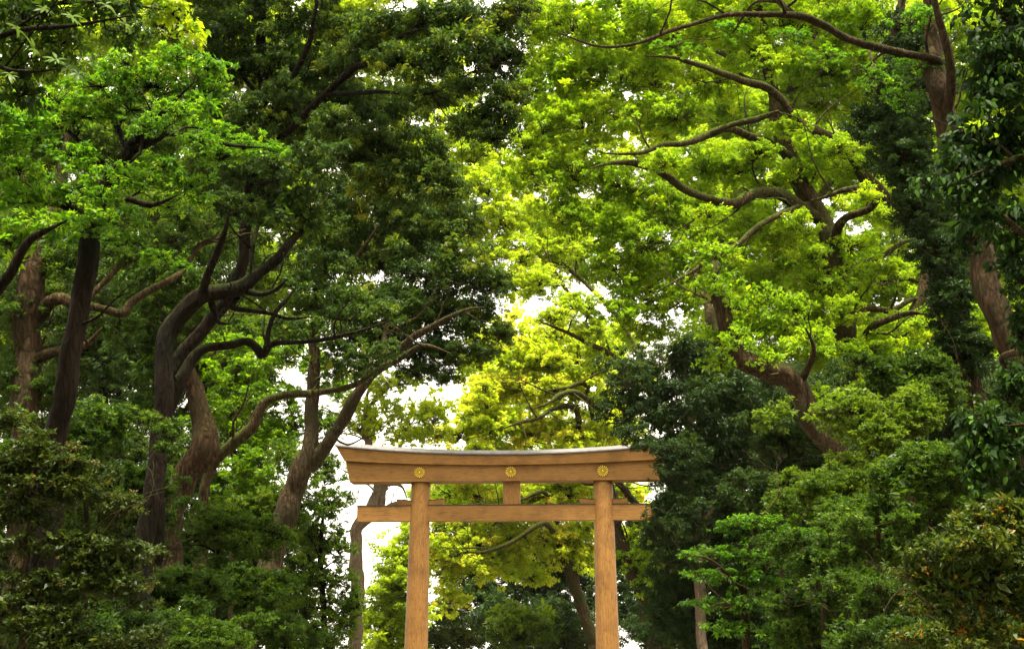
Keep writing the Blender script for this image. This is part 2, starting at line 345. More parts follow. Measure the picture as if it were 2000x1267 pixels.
# ------------------------------------------------------------------ trees
class Rng(np.random.RandomState): pass
def spline(pts, step):
    """Catmull-Rom through rows (x, y, z, r)"""
    pts = np.asarray(pts, float); Q = np.vstack([2*pts[0]-pts[1], pts, 2*pts[-1]-pts[-2]]); out = []
    for i in range(1, len(Q)-2):
        n = max(2, min(14, int(np.linalg.norm(Q[i+1, :3]-Q[i, :3])/step)))
        t = np.linspace(0, 1, n, endpoint=False)[:, None]
        a, b, c, d = Q[i-1], Q[i], Q[i+1], Q[i+2]
        out.append(0.5*((2*b) + (-a+c)*t + (2*a-5*b+4*c-d)*t**2 + (-a+3*b-3*c+d)*t**3))
    out.append(Q[-2][None]); r = np.vstack(out); r[:, 3] = np.maximum(r[:, 3], 0.003); return r
def tube(path, segs, rng, rough=0.0, lump=0.0):
    p = path[:, :3]; r = path[:, 3]; n = len(p)
    t = nrm(np.gradient(p, axis=0)); u = np.cross(t[0], [0.3, 0.9, 0.2]); u = u/np.linalg.norm(u); U = []
    for i in range(n):
        u = u - t[i]*np.dot(u, t[i]); u = u/max(np.linalg.norm(u), 1e-9); U.append(u)
    U = np.array(U); Vv = np.cross(t, U)
    ang = np.linspace(0, 2*np.pi, segs, endpoint=False)
    s = np.concatenate([[0], np.cumsum(np.linalg.norm(np.diff(p, axis=0), axis=1))])
    R = np.repeat(r[:, None], segs, 1)
    if rough or lump:
        ph = rng.uniform(0, 6.28, 8); k = 1/np.maximum(r.mean(), 0.02)
        A, SS = np.meshgrid(ang, s*k)
        nzv = (np.sin(3*A + 0.5*SS*0.35 + ph[0]) * np.sin(0.45*SS + ph[1]) + 0.7*np.sin(5*A - 0.3*SS + ph[2])*np.sin(0.8*SS + ph[3])
               + 0.8*np.sin(2*A + ph[4])*np.sin(0.22*SS + ph[5]))
        fine = np.sin(9*A + 0.9*SS + ph[6])*np.sin(1.9*SS + ph[7])
        R = R*(1 + lump*nzv + rough*fine + rough*0.6*rng.uniform(-1, 1, R.shape))
    V = p[:, None, :] + R[:, :, None]*(U[:, None, :]*np.cos(ang)[None, :, None] + Vv[:, None, :]*np.sin(ang)[None, :, None])
    V = V.reshape(-1, 3)
    i = np.arange(n-1)[:, None]*segs; j = np.arange(segs)[None, :]; j2 = (j+1) % segs
    F = np.stack([i+j, i+j2, i+segs+j2, i+segs+j], -1).reshape(-1, 4)
    # close the tip to a point
    V = np.vstack([V, p[-1] + t[-1]*r[-1]*0.8]); tip = len(V)-1; b = (n-1)*segs
    jj = np.arange(segs); cap = np.stack([b+jj, b+(jj+1) % segs, np.full(segs, tip), np.full(segs, tip)], -1)
    return V, F, cap
def add_tube(name, path, mat, parent, rng, segs=12, rough=0.02, lump=0.05):
    V, F, cap = tube(path, segs, rng, rough, lump)
    loc = np.array(parent.location)
    faces = F.tolist() + [c[:3] for c in cap.tolist()]
    return mesh_np(name, V - loc, faces, mat, parent, True)

STY = {  # leaf length, width, puff flattening, outward, droop, random, normal-up, fraction on the upper half
 'puff':  dict(L=.080, W=.042, flat=.80, out=.9, droop=.25, rnd=.7, up=.7, upper=.70, pr=.40),
 'oak':   dict(L=.085, W=.031, flat=.85, out=.8, droop=.60, rnd=.6, up=.6, upper=.60, pr=.42),
 'layer': dict(L=.056, W=.024, flat=.30, out=.8, droop=.35, rnd=.5, up=1.6, upper=.60, pr=.55),
 'shrub': dict(L=.055, W=.025, flat=.70, out=.8, droop=.10, rnd=.8, up=.7, upper=.65, pr=.42),
 'broad': dict(L=.100, W=.048, flat=.85, out=.8, droop=.75, rnd=.5, up=.5, upper=.60, pr=.45),
}
GLOB = 1.0          # overall leaf density
MINPX = 2.4         # smallest leaf length in render pixels
STAT = [0, 0, 0, 0]
NVAR = 5
def puff_nodes(protos):
    """crown = its own loose leaves + a leaf cluster on every marked point"""
    g = bpy.data.node_groups.new('leaf_clusters', 'GeometryNodeTree')
    g.interface.new_socket('Geometry', in_out='INPUT', socket_type='NodeSocketGeometry')
    g.interface.new_socket('Geometry', in_out='OUTPUT', socket_type='NodeSocketGeometry')
    nn = g.nodes; lk = g.links
    gi_, go_ = nn.new('NodeGroupInput'), nn.new('NodeGroupOutput')
    def attr(nm, ty):
        x = nn.new('GeometryNodeInputNamedAttribute'); x.data_type = ty; x.inputs['Name'].default_value = nm; return x.outputs['Attribute']
    m2p = nn.new('GeometryNodeMeshToPoints'); cmpn = nn.new('FunctionNodeCompare'); cmpn.data_type = 'FLOAT'; cmpn.operation = 'GREATER_THAN'
    lk.new(attr('psize', 'FLOAT'), cmpn.inputs[0]); cmpn.inputs[1].default_value = 1e-4
    lk.new(gi_.outputs[0], m2p.inputs['Mesh']); lk.new(cmpn.outputs[0], m2p.inputs['Selection'])
    jn = nn.new('GeometryNodeJoinGeometry')
    for p in reversed(protos):
        oi = nn.new('GeometryNodeObjectInfo'); oi.inputs['Object'].default_value = p; oi.inputs['As Instance'].default_value = False
        g2i = nn.new('GeometryNodeGeometryToInstance'); lk.new(oi.outputs['Geometry'], g2i.inputs[0]); lk.new(g2i.outputs[0], jn.inputs[0])
    iop = nn.new('GeometryNodeInstanceOnPoints'); iop.inputs['Pick Instance'].default_value = True
    lk.new(m2p.outputs[0], iop.inputs['Points']); lk.new(jn.outputs[0], iop.inputs['Instance'])
    lk.new(attr('pvar', 'INT'), iop.inputs['Instance Index'])
    e2r = nn.new('FunctionNodeEulerToRotation'); lk.new(attr('prot', 'FLOAT_VECTOR'), e2r.inputs[0]); lk.new(e2r.outputs[0], iop.inputs['Rotation'])
    lk.new(attr('psize', 'FLOAT'), iop.inputs['Scale'])
    j2 = nn.new('GeometryNodeJoinGeometry'); lk.new(iop.outputs[0], j2.inputs[0]); lk.new(gi_.outputs[0], j2.inputs[0]); lk.new(j2.outputs[0], go_.inputs[0])
    return g
def crown_object(nm, base, C, pr, T, sty, Lm, cover, leaf, parent, rng):
    """C, pr, T: centre, radius and tint of every leaf cluster"""
    prm = float(np.sqrt(np.mean(pr**2))); la = .5*Lm*Lm*(sty['W']/sty['L'])*.62
    ncl = int(np.clip(cover*math.pi*prm*prm*(.5 + .5*sty['flat'])/la, 10, 900))
    protos = []
    for k in range(NVAR):
        # a cluster is a handful of leafy shoots in an uneven ball
        ns = max(4, ncl//14); q = nrm(rng.normal(size=(ns, 3))); q[:, 2] = np.where(rng.uniform(size=ns) < sty['upper'] - .1, np.abs(q[:, 2]), q[:, 2])
        cc = q*(rng.uniform(.1, 1, ns)**.5)[:, None]*np.array([.85, .85, .85*sty['flat']])
        if sty['flat'] < .5: cc[:, 2] -= .28*(cc[:, 0]**2 + cc[:, 1]**2)
        sr = rng.uniform(.16, .36, ns); Rv = np.stack([sr, sr, sr*max(.45, sty['flat'])], 1)
        V, F, tt = leaves(cc, Rv, np.full(ns, max(1, ncl//ns)), rng.normal(size=ns)*.05, sty, Lm/prm, rng, q)
        me = bpy.data.meshes.new('leaf_cluster'); pm = mesh_np('leaf_cluster', V, F, leaf, None, False, tt); COL.objects.unlink(pm); protos.append(pm)
        STAT[2] += len(F)
    # loose real leaves round the clusters
    nl = max(1, int(ncl*.036)); V, F, tt = leaves(C, np.stack([pr, pr, pr*sty['flat']], 1)*1.15, np.full(len(C), nl), T, sty, Lm, rng)
    STAT[0] += len(F); STAT[3] += len(C)*ncl
    nv = len(V); n = len(C); o = mesh_np(nm, np.vstack([V, C]) - base, F, leaf, parent, False, np.concatenate([np.clip(tt, 0, 1), T])); me = o.data
    def put(name, ty, key, arr):
        a = me.attributes.new(name, ty, 'POINT'); a.data.foreach_set(key, arr)
    z = np.zeros(nv, np.float32)
    put('psize', 'FLOAT', 'value', np.concatenate([z, pr]).astype(np.float32))
    put('ptint', 'FLOAT', 'value', np.concatenate([z, T]).astype(np.float32))
    put('pvar', 'INT', 'value', np.concatenate([z, rng.randint(0, NVAR, n)]).astype(np.int32))
    rot = np.stack([rng.normal(size=n)*.25, rng.normal(size=n)*.25, rng.uniform(0, 6.283, n)], 1)
    put('prot', 'FLOAT_VECTOR', 'vector', np.vstack([np.zeros((nv, 3)), rot]).astype(np.float32).ravel())
    md = o.modifiers.new('leaf_clusters', 'NODES'); md.node_group = puff_nodes(protos)
    o['kind'] = 'stuff'
    return o
def leaves(C, Rv, cnt, base_t, sty, Lm, rng, axis=None):
    """quads for the leaves of all puffs of one crown"""
    idx = np.repeat(np.arange(len(C)), cnt); n = len(idx)
    q = nrm(rng.normal(size=(n, 3))); flip = rng.uniform(size=n) < sty['upper']
    q[:, 2] = np.where(flip, np.abs(q[:, 2]), q[:, 2])
    rad = rng.uniform(size=n)**(1/2.3)
    off = q*rad[:, None]*Rv[idx]
    pos = C[idx] + off
    if sty['flat'] < .5: pos[:, 2] -= 0.30*(off[:, 0]**2 + off[:, 1]**2)/np.maximum(Rv[idx][:, 0], .05)
    pos += rng.normal(size=(n, 3))*Rv[idx]*0.10
    L_ = Lm*rng.uniform(.65, 1.25, n); W_ = L_*(sty['W']/sty['L'])*rng.uniform(.8, 1.2, n)
    o2 = q.copy() if axis is None else nrm(q + 1.2*axis[idx]); o2[:, 2] *= .5
    d = nrm(o2*sty['out'] + rng.normal(size=(n, 3))*sty['rnd']*0.7 + np.array([0, 0, -sty['droop']]))
    nn = nrm(np.array([0, 0, sty['up']]) + q*.5 + rng.normal(size=(n, 3))*.55)
    s = nrm(np.cross(d, nn)); nn = np.cross(s, d)
    v0 = pos; v2 = pos + d*L_[:, None] - nn*(L_*.10)[:, None]
    m = pos + d*(L_*.45)[:, None] + nn*(L_*.06)[:, None]
    v1 = m + s*(W_*.5)[:, None]; v3 = m - s*(W_*.5)[:, None]
    V = np.stack([v0, v1, v2, v3], 1).reshape(-1, 3)
    F = np.arange(4*n, dtype=np.int32).reshape(-1, 4)
    t = base_t[idx] + rng.normal(size=n)*.17
    return V, F, np.repeat(t, 4)

def grow(name, label, cat, Y, stems=(), lobes=(), leaf=F_MID, style='puff', brk=B_BROWN, cov=1.5, seed=1, tint=.45, tvar=.14,
         group=None, root=None, kind=None, hide=None, pufpx=None, twigs=True, Lmul=1.0, branches=True, extra=None, depth=1.0, sideb=1.0):
    """stems: lists of (px, py, r_px[, dy]); lobes: (px, py, rx, ry[, dy]) all in photograph pixels at distance Y + dy"""
    rng = Rng(seed); sty = STY[style]
    S3 = []
    for st in stems:
        row = []
        for q in st:
            dy = q[3] if len(q) > 3 else 0.0
            y = Y + dy; p = P(q[0], q[1], y); row.append([*p, (.76 if q[2] > 9 else .85)*q[2]*MPP(y, q[1])])
        row[-1][3] *= .45; S3.append(np.array(row))
    if S3:
        st = S3[0]
        if st[0, 2] > 0.05:                         # run the trunk down to the ground with a root flare
            a, b = st[0], st[1]; dirv = (a - b)[:3]/max(1e-6, abs(a[2]-b[2])); dirv = np.clip(dirv, -.25, .25)
            h = a[2]; r0 = a[3]; ex = []
            for f, k in ((1.03, 1.9), (.97, 1.45), (.85, 1.15), (.4, 1.03)):
                if h*(f) < .25 and f < .9: continue
                ex.append([a[0] + dirv[0]*h*f, a[1], h*(1-f), r0*k])
            S3[0] = st = np.vstack([np.array(ex), st])
        base = np.array([st[0, 0], st[0, 1], 0.0])
    else:
        x = np.mean([P(l[0], l[1], Y)[0] for l in lobes]); base = np.array([x, Y, 0.0])
    if root is not None: base[0] = root
    t = empty(name, tuple(base)); tag(t, label, cat, group, kind)
    skel = []
    for i, st in enumerate(S3):
        rpx = (st[:, 3].max())/MPP(Y)
        path = spline(st, max(.6*st[:, 3].mean(), .06))
        sl = np.concatenate([[0], np.cumsum(np.linalg.norm(np.diff(path[:, :3], axis=0), axis=1))]); wv = np.zeros((len(path), 3))
        for fq, am in ((1.1, .35), (2.7, .22), (6.0, .10)):
            wv += am*np.sin(fq*sl[:, None] + rng.uniform(0, 6.28, 3))*path[:, 3:4]
        path[:, :3] += wv*np.linspace(0 if i else .4, 1, len(path))[:, None]
        path[:, 3] *= 1 + .10*np.sin(2.2*sl + rng.uniform(0, 6)) * np.sin(.9*sl + 1)
        o = add_tube('trunk' if i == 0 else 'limb', path, brk, t, rng, segs=int(np.clip(rpx*.8, 8, 22)), rough=.025, lump=.07)
        skel.append(path)
    # forking side branches that carry the outer twigs
    for i, path in enumerate(list(skel)):
        if not sideb or len(path) < 6: continue
        lo_ = .45 if i == 0 else .15; ln = np.linalg.norm(np.diff(path[:, :3], axis=0), axis=1).sum()
        for _ in range(int(np.clip(sideb*ln*(1-lo_)*.55, 1, 9))):
            k = int(len(path)*rng.uniform(lo_, .97)); a = path[min(k, len(path)-2)]; tg = nrm(path[min(k+1, len(path)-1), :3] - path[max(k-1, 0), :3])
            d = nrm(tg*.7 + rng.normal(size=3)*np.array([.8, .5, .6]) + [0, -.1, .25]); l0 = rng.uniform(.6, 1.6)*(.5 + .03*Y); r0 = min(a[3]*.55, .012 + .012*l0 + .3*MPP(Y))
            Vs, Fs, nv = [], [], 0
            def limb_(p0, d0, l_, r_, lev):
                nonlocal nv
                pts = [[*p0, r_]]; p1 = np.array(p0); dd = d0
                for q_ in range(4):
                    dd = nrm(dd + rng.normal(size=3)*.30 + [0, 0, .06]); p1 = p1 + dd*l_/4; pts.append([*p1, r_*(1 - .2*(q_+1))])
                bp_ = spline(pts, l_/8); V_, F_, c_ = tube(bp_, 5 if lev == 0 else 4, rng, .02, .05)
                Vs.append(V_); Fs.extend((F_ + nv).tolist()); Fs.extend([x[:3] for x in (c_ + nv).tolist()]); nv += len(V_); SB.append(bp_)
                if lev < 2:
                    for _q in range(rng.randint(2, 4)):
                        k_ = int(len(bp_)*rng.uniform(.3, .95)); limb_(bp_[k_, :3], nrm(dd + rng.normal(size=3)*.75), l_*rng.uniform(.4, .7), max(bp_[k_, 3]*.6, .22*MPP(Y)), lev+1)
            SB = []; limb_(a[:3], d, l0, r0, 0)
            mesh_np('branch', np.vstack(Vs) - base, Fs, brk, t, True); skel.append(SB[0])
    if not S3: skel.append(np.array([[base[0], base[1], 0, .05], [base[0], base[1], .5, .05]]))
    K = np.vstack(skel)
    # lobes -> puffs
    LB = []
    for l in lobes:
        dy = l[4] if len(l) > 4 else float(rng.uniform(-1, 1)*l[2]*MPP(Y)*.5)
        y = Y + dy; mp = MPP(y, l[1]); c = P(l[0], l[1], y)
        LB.append((c, np.array([l[2]*mp, (l[2]*.6 + l[3]*.4)*mp*depth, l[3]*mp]), mp, l[2], l[3], l[1]))
    order = sorted(range(len(LB)), key=lambda i: np.min(np.linalg.norm(K[:, :3] - LB[i][0], axis=1)))
    Call, Rall, Nall, Tall, TW = [], [], [], [], []
    Lm = max(sty['L']*Lmul, MINPX*(Y/1422.0))
    nb = 0
    for i in order:
        c, R, mp, rx, ry, py = LB[i]
        off = py < -60                               # above the frame: coarser
        if branches:
            dd = np.linalg.norm(K[:, :3] - c, axis=1) + np.maximum(0, K[:, 2] - c[2])*.8
            k = int(np.argmin(dd)); a = K[k]; dist = np.linalg.norm(a[:3] - c)
            e = c - np.array([0, 0, R[2]*.25])
            w = rng.normal(size=(2, 3))*dist*.10
            r0 = min(max(a[3]*.6, .012), (.017 + .020*dist)); r1 = max(.008, r0*.3)
            pts = np.array([[*a[:3], r0], [*(a[:3]*.66 + e*.34 + w[0] + [0, 0, dist*.05]), r0*.75], [*(a[:3]*.33 + e*.67 + w[1] + [0, 0, dist*.06]), r0*.5], [*e, r1]])
            bp = spline(pts, max(dist/12, .05))
            if not off:
                add_tube('branch', bp, brk, t, rng, segs=6, rough=.02, lump=.05); nb += 1
            K = np.vstack([K, bp])
        else: bp = np.array([[*c, .01]])
        pp = pufpx if pufpx else float(np.clip(sty['pr']*.66*min(rx, ry*1.3), 7, 17))*rng.uniform(.7, 1.4)
        area = math.pi*rx*ry
        npuf = max(4, int(3.0*cov*area/(math.pi*pp*pp)*(.35 if off else 1)))
        if off: pp *= 1.5
        q = nrm(rng.normal(size=(npuf, 3))); q[:, 2] = np.where(rng.uniform(size=npuf) < .3, np.abs(q[:, 2]), q[:, 2])
        rr = rng.uniform(.05, 1.0, npuf)**.45*np.where(rng.uniform(size=npuf) < .28, rng.uniform(1.0, 1.5, npuf), 1.05)
        wob = 1 + .25*np.sin(6*q[:, 0] + rng.uniform(0, 6))*np.sin(5*q[:, 2] + rng.uniform(0, 6)) + rng.normal(size=npuf)*.06
        pc = c + q*(rr*wob)[:, None]*R
        pr = pp*mp*np.clip(np.exp(rng.normal(size=npuf)*.38)*.85, .35, 1.9)
        lt = tint + rng.normal()*tvar*.6
        Call.append(pc); Rall.append(pr); Tall.append(lt + rng.normal(size=npuf)*tvar)
        if twigs and not off:
            for j in range(npuf):
                d2 = np.linalg.norm(bp[len(bp)//3:, :3] - pc[j], axis=1); a = bp[len(bp)//3 + int(np.argmin(d2))]
                TW.append((a[:3], pc[j], min(max(.75*mp, a[3]*.5), .02)))
    if Call:
        crown_object('crown' if cat == 'tree' else 'foliage', base, np.vstack(Call), np.concatenate(Rall), np.concatenate(Tall), sty, Lm, 1.15*GLOB, leaf, t, rng)
    if TW:
        A = np.array([x[0] for x in TW]); B = np.array([x[1] for x in TW]); r = np.array([x[2] for x in TW]); n = len(A)
        M = (A+B)/2 + rng.normal(size=(n, 3))*np.linalg.norm(B-A, axis=1)[:, None]*.12
        dv = nrm(B-A); u = nrm(np.cross(dv, [0.31, .2, .93])); w = np.cross(dv, u)
        Vt = []
        for p, k in ((A, 1.0), (M, .75), (B, .35)):
            for aa in (0, 2.094, 4.189):
                Vt.append(p + (u*math.cos(aa) + w*math.sin(aa))*(r*k)[:, None])
        Vt = np.stack(Vt, 1).reshape(-1, 3); f = []
        for lv in (0, 3):
            for j in range(3): f.append([lv+j, lv+(j+1) % 3, lv+3+(j+1) % 3, lv+3+j])
        Ft = (np.arange(n)[:, None, None]*9 + np.array(f)[None]).reshape(-1, 4).astype(np.int32)
        STAT[1] += len(Ft)
        tw = mesh_np('twig_spray', Vt - base, Ft, brk, t, False); tw['kind'] = 'stuff'
    return t

def bush_lobes(px, py, rx, ry, k):
    r_ = Rng(700 + int(px) + k); m = MPP(30)
    return [(px + r_.normal()*rx*.55, py + abs(r_.normal())*ry*.8 - ry*.45, rx*r_.uniform(.2, .42), ry*r_.uniform(.2, .45), r_.normal()*rx*.5*m) for _ in range(30)]
# ---- beyond the gate
grow('pale_barked_tree', 'pale-barked forked tree just beyond the gate\'s left pillar', 'tree', 86, [
 [(694,1300,17),(697,1200,17),(695,1100,17),(702,1030,16),(725,990,14),(737,960,13),(734,925,11),(722,870,9),(713,800,7,1),(722,750,4,2)],
 [(703,1030,10),(742,990,9),(748,955,9),(757,930,8),(772,890,6,2),(790,850,4,3)],
 [(715,1012,9),(745,1000,10),(760,990,7,-1),(790,975,4,-1)],
 [(722,870,6),(700,840,5),(660,810,4,-1),(630,800,2,-2)],
 [(737,950,5),(765,945,4),(785,950,3),(795,975,2)],
 [(713,800,5),(745,770,4),(775,740,3),(800,725,2)]],
 [(800,820,70,38),(845,815,38,34),(760,800,40,26),(790,745,55,18),(690,790,28,26),(655,760,26,20),(700,835,40,18),(690,905,24,20),(735,760,30,16),(720,820,34,22),(780,850,50,22),(850,850,40,20),(760,745,40,20),(690,735,30,20)],
 F_PALE, 'puff', B_PALE, cov=1.1, seed=11, tint=.6)
grow('rounded_tree', 'rounded yellow-green evergreen seen between left pillar and sky', 'tree', 100, [[(762,1320,9),(765,1240,8),(768,1150,6),(775,1080,4)]],
 [(775,1090,48,44),(755,1160,48,52),(800,1045,36,40),(740,1225,40,44),(790,1150,50,60),(800,1230,50,50),(770,1260,60,40)],
 F_YELL, 'puff', B_BROWN, cov=1.7, seed=12, tint=.32, tvar=.18)
grow('golden_camphor_tree', 'large golden-green spreading tree behind and above the gate', 'tree', 94, [
 [(1168,1310,18),(1150,1230,16),(1135,1170,15),(1112,1115,14),(1095,1085,11),(1088,1040,8),(1095,980,6),(1115,920,5),(1150,860,5),(1180,810,5)],
 [(1175,800,8,-1),(1150,782,8,-2),(1120,766,7,-3),(1095,768,6,-4),(1075,785,4,-5),(1040,800,3,-6)],
 [(1130,880,7),(1125,800,7,-2),(1082,798,6,-3),(1054,814,5,-4),(1019,824,4,-5),(980,838,2,-6)],
 [(1160,830,6),(1143,753,5,-2),(1105,757,4,-3),(1065,762,3,-4)],
 [(1088,1050,6),(1062,1022,6,-3),(1020,1045,5,-4),(985,1065,5,-5),(945,1078,4,-6),(900,1078,2,-7)],
 [(1088,990,6),(1060,960,5,-3),(1020,975,4,-4),(975,985,3,-5),(900,980,2,-6)],
 [(1110,920,6),(1150,945,5,-3),(1190,935,5,-4),(1230,960,3,-5)],
 [(1180,810,6),(1190,760,5,1),(1160,700,4,2),(1120,665,3,3)]],
 [(862,1036,34,22),(905,1030,40,18),(960,1026,44,16),(1140,1034,40,20),(1135,1095,34,24),(860,1085,34,26),(1000,690,50,26),(960,755,44,22),(925,810,40,18),(1090,650,50,24),(1060,695,70,40),(1130,700,60,45),(1000,720,55,30),(950,790,60,32),(1020,770,70,34),(1090,770,70,34),(1150,770,60,40),(900,850,60,24),(960,840,70,28),(1040,845,70,28),(1120,845,70,28),(1190,840,50,40),
  (880,960,50,30),(940,965,50,26),(1040,965,60,26),(1110,965,50,30),(1190,960,40,30),(1235,970,30,26),(880,1070,40,28),(930,1062,55,24),(1000,1050,60,24),(1070,1050,60,26),(1120,1065,50,30),(870,1120,46,34),(930,1115,60,30),(990,1110,46,30),(1040,1125,40,26),(1080,1090,40,26),(880,1180,40,36),(900,910,60,30),(1050,910,90,26)] + [(float(x), float(y), float(w), float(w*.5), float(d)) for x, y, w, d in zip(*(lambda r: (r.uniform(860, 1240, 60), r.uniform(670, 1120, 60), r.uniform(22, 44, 60), r.uniform(-3, 5, 60)))(Rng(3))) if not (x < 915 and y < 830) and not (y < 740 and x < 980)],
 F_YELL, 'puff', B_CAMPH, cov=1.7, seed=13, tint=.62, tvar=.17)
grow('slanting_trunk_tree', 'brown-trunked tree leaning left just beyond the right pillar', 'tree', 82, [
 [(1288,1310,19),(1272,1235,18),(1256,1170,17),(1236,1110,15),(1213,1055,13),(1200,1010,10),(1205,960,8,1)],
 [(1262,1000,7,1),(1245,985,8,0),(1225,965,8,-1),(1207,942,7,-2),(1190,915,4,-3)]],
 [(1240,1090,34,26),(1262,1140,34,26),(1230,1050,26,20),(1290,1110,40,40),(1280,1040,40,36),(1300,1180,30,34)], F_LIME, 'puff', B_RED, cov=1.2, seed=14, tint=.45)
for k, (px, py, rx, ry, yy, lf, lb, ti) in enumerate([
 (880,1245,46,26,96,F_OLIVE,'clipped brownish round shrub at the foot of the left pillar',.45),
 (1020,1225,62,40,98,F_MID,'light green bushy shrub low between the two pillars',.75),
 (1110,1235,44,40,100,F_BLUE,'dark shrub at the foot of the slanting mossy trunk between pillars',.5),
 (1300,1225,60,44,90,F_BLUE,'bluish dark shrub low to the right of the gate',.7)]):
    grow('shrub', lb, 'shrub', yy, [[(px,1330,4),(px,1290,4),(px+3,py,2)]], [(px,py,rx,ry),(px-rx*.5,py+ry*.5,rx*.7,ry*.7),(px+rx*.5,py+ry*.5,rx*.7,ry*.7)], lf, 'shrub', B_BROWN, cov=2.0, seed=20+k, tint=ti, group='shrubs beyond the gate')
grow('dark_evergreen_tree', 'dark broad evergreen filling the background between the pillars', 'tree', 118, [[(1020,1320,12),(1015,1220,11),(1000,1150,8),(990,1100,6)],[(1012,1200,6),(1040,1150,5),(1060,1110,3)]],
 [(990,1140,80,46),(1080,1150,70,50),(930,1170,60,50),(1150,1130,60,60),(1000,1200,90,50),(1100,1210,70,50),(900,1220,70,50),(1040,1260,120,40),(1060,1080,90,40),(960,1080,90,40)], F_BLUE, 'oak', B_DARK, cov=1.5, seed=15, tint=.55, depth=.6)
grow('dark_evergreen_tree', 'dark evergreen behind the slanting trunk right of the gate', 'tree', 112, [[(1300,1320,10),(1295,1200,9),(1290,1080,6)]],
 [(1230,1120,50,60),(1300,1120,60,70),(1230,1210,60,60),(1310,1210,70,60),(1250,1040,50,50),(1350,1050,60,60)], F_BLUE, 'oak', B_DARK, cov=1.5, seed=16, tint=.6, depth=.6)
# ---- right side, far to near
grow('overhanging_camphor_tree', 'bright lime tree whose boughs reach left over the gap above the gate', 'tree', 64, [
 [(1345,1300,15),(1340,1150,14),(1330,980,13),(1310,850,11),(1260,750,8),(1200,697,6),(1143,666,5,-1),(1097,645,4,-2),(1047,624,2,-3)],
 [(1280,780,5),(1220,640,5,1),(1150,560,5,2),(1080,500,4,3),(1020,450,3,4),(960,380,3,5),(920,310,2,6)],
 [(1180,640,6),(1130,600,5),(1090,540,4),(1060,480,3)]],
 [(900,250,44,36,4),(925,310,56,40,4),(900,370,44,36,4),(955,370,56,40,3),(985,430,56,44,3),(930,440,50,36,4),(1020,500,60,40,2),(960,500,46,34,3),(1055,555,44,34,0),(1010,560,46,30,1),(1080,620,36,22,-2),(1130,600,40,30,-1),(1100,480,50,40,2),(1150,650,40,24,-1),(1050,430,50,40,4),(870,430,40,40,5),(960,300,50,40,6),(1020,350,60,50,6),(1180,700,40,30,0)],
 F_PALE, 'puff', B_CAMPH, cov=1.9, seed=31, tint=.5)
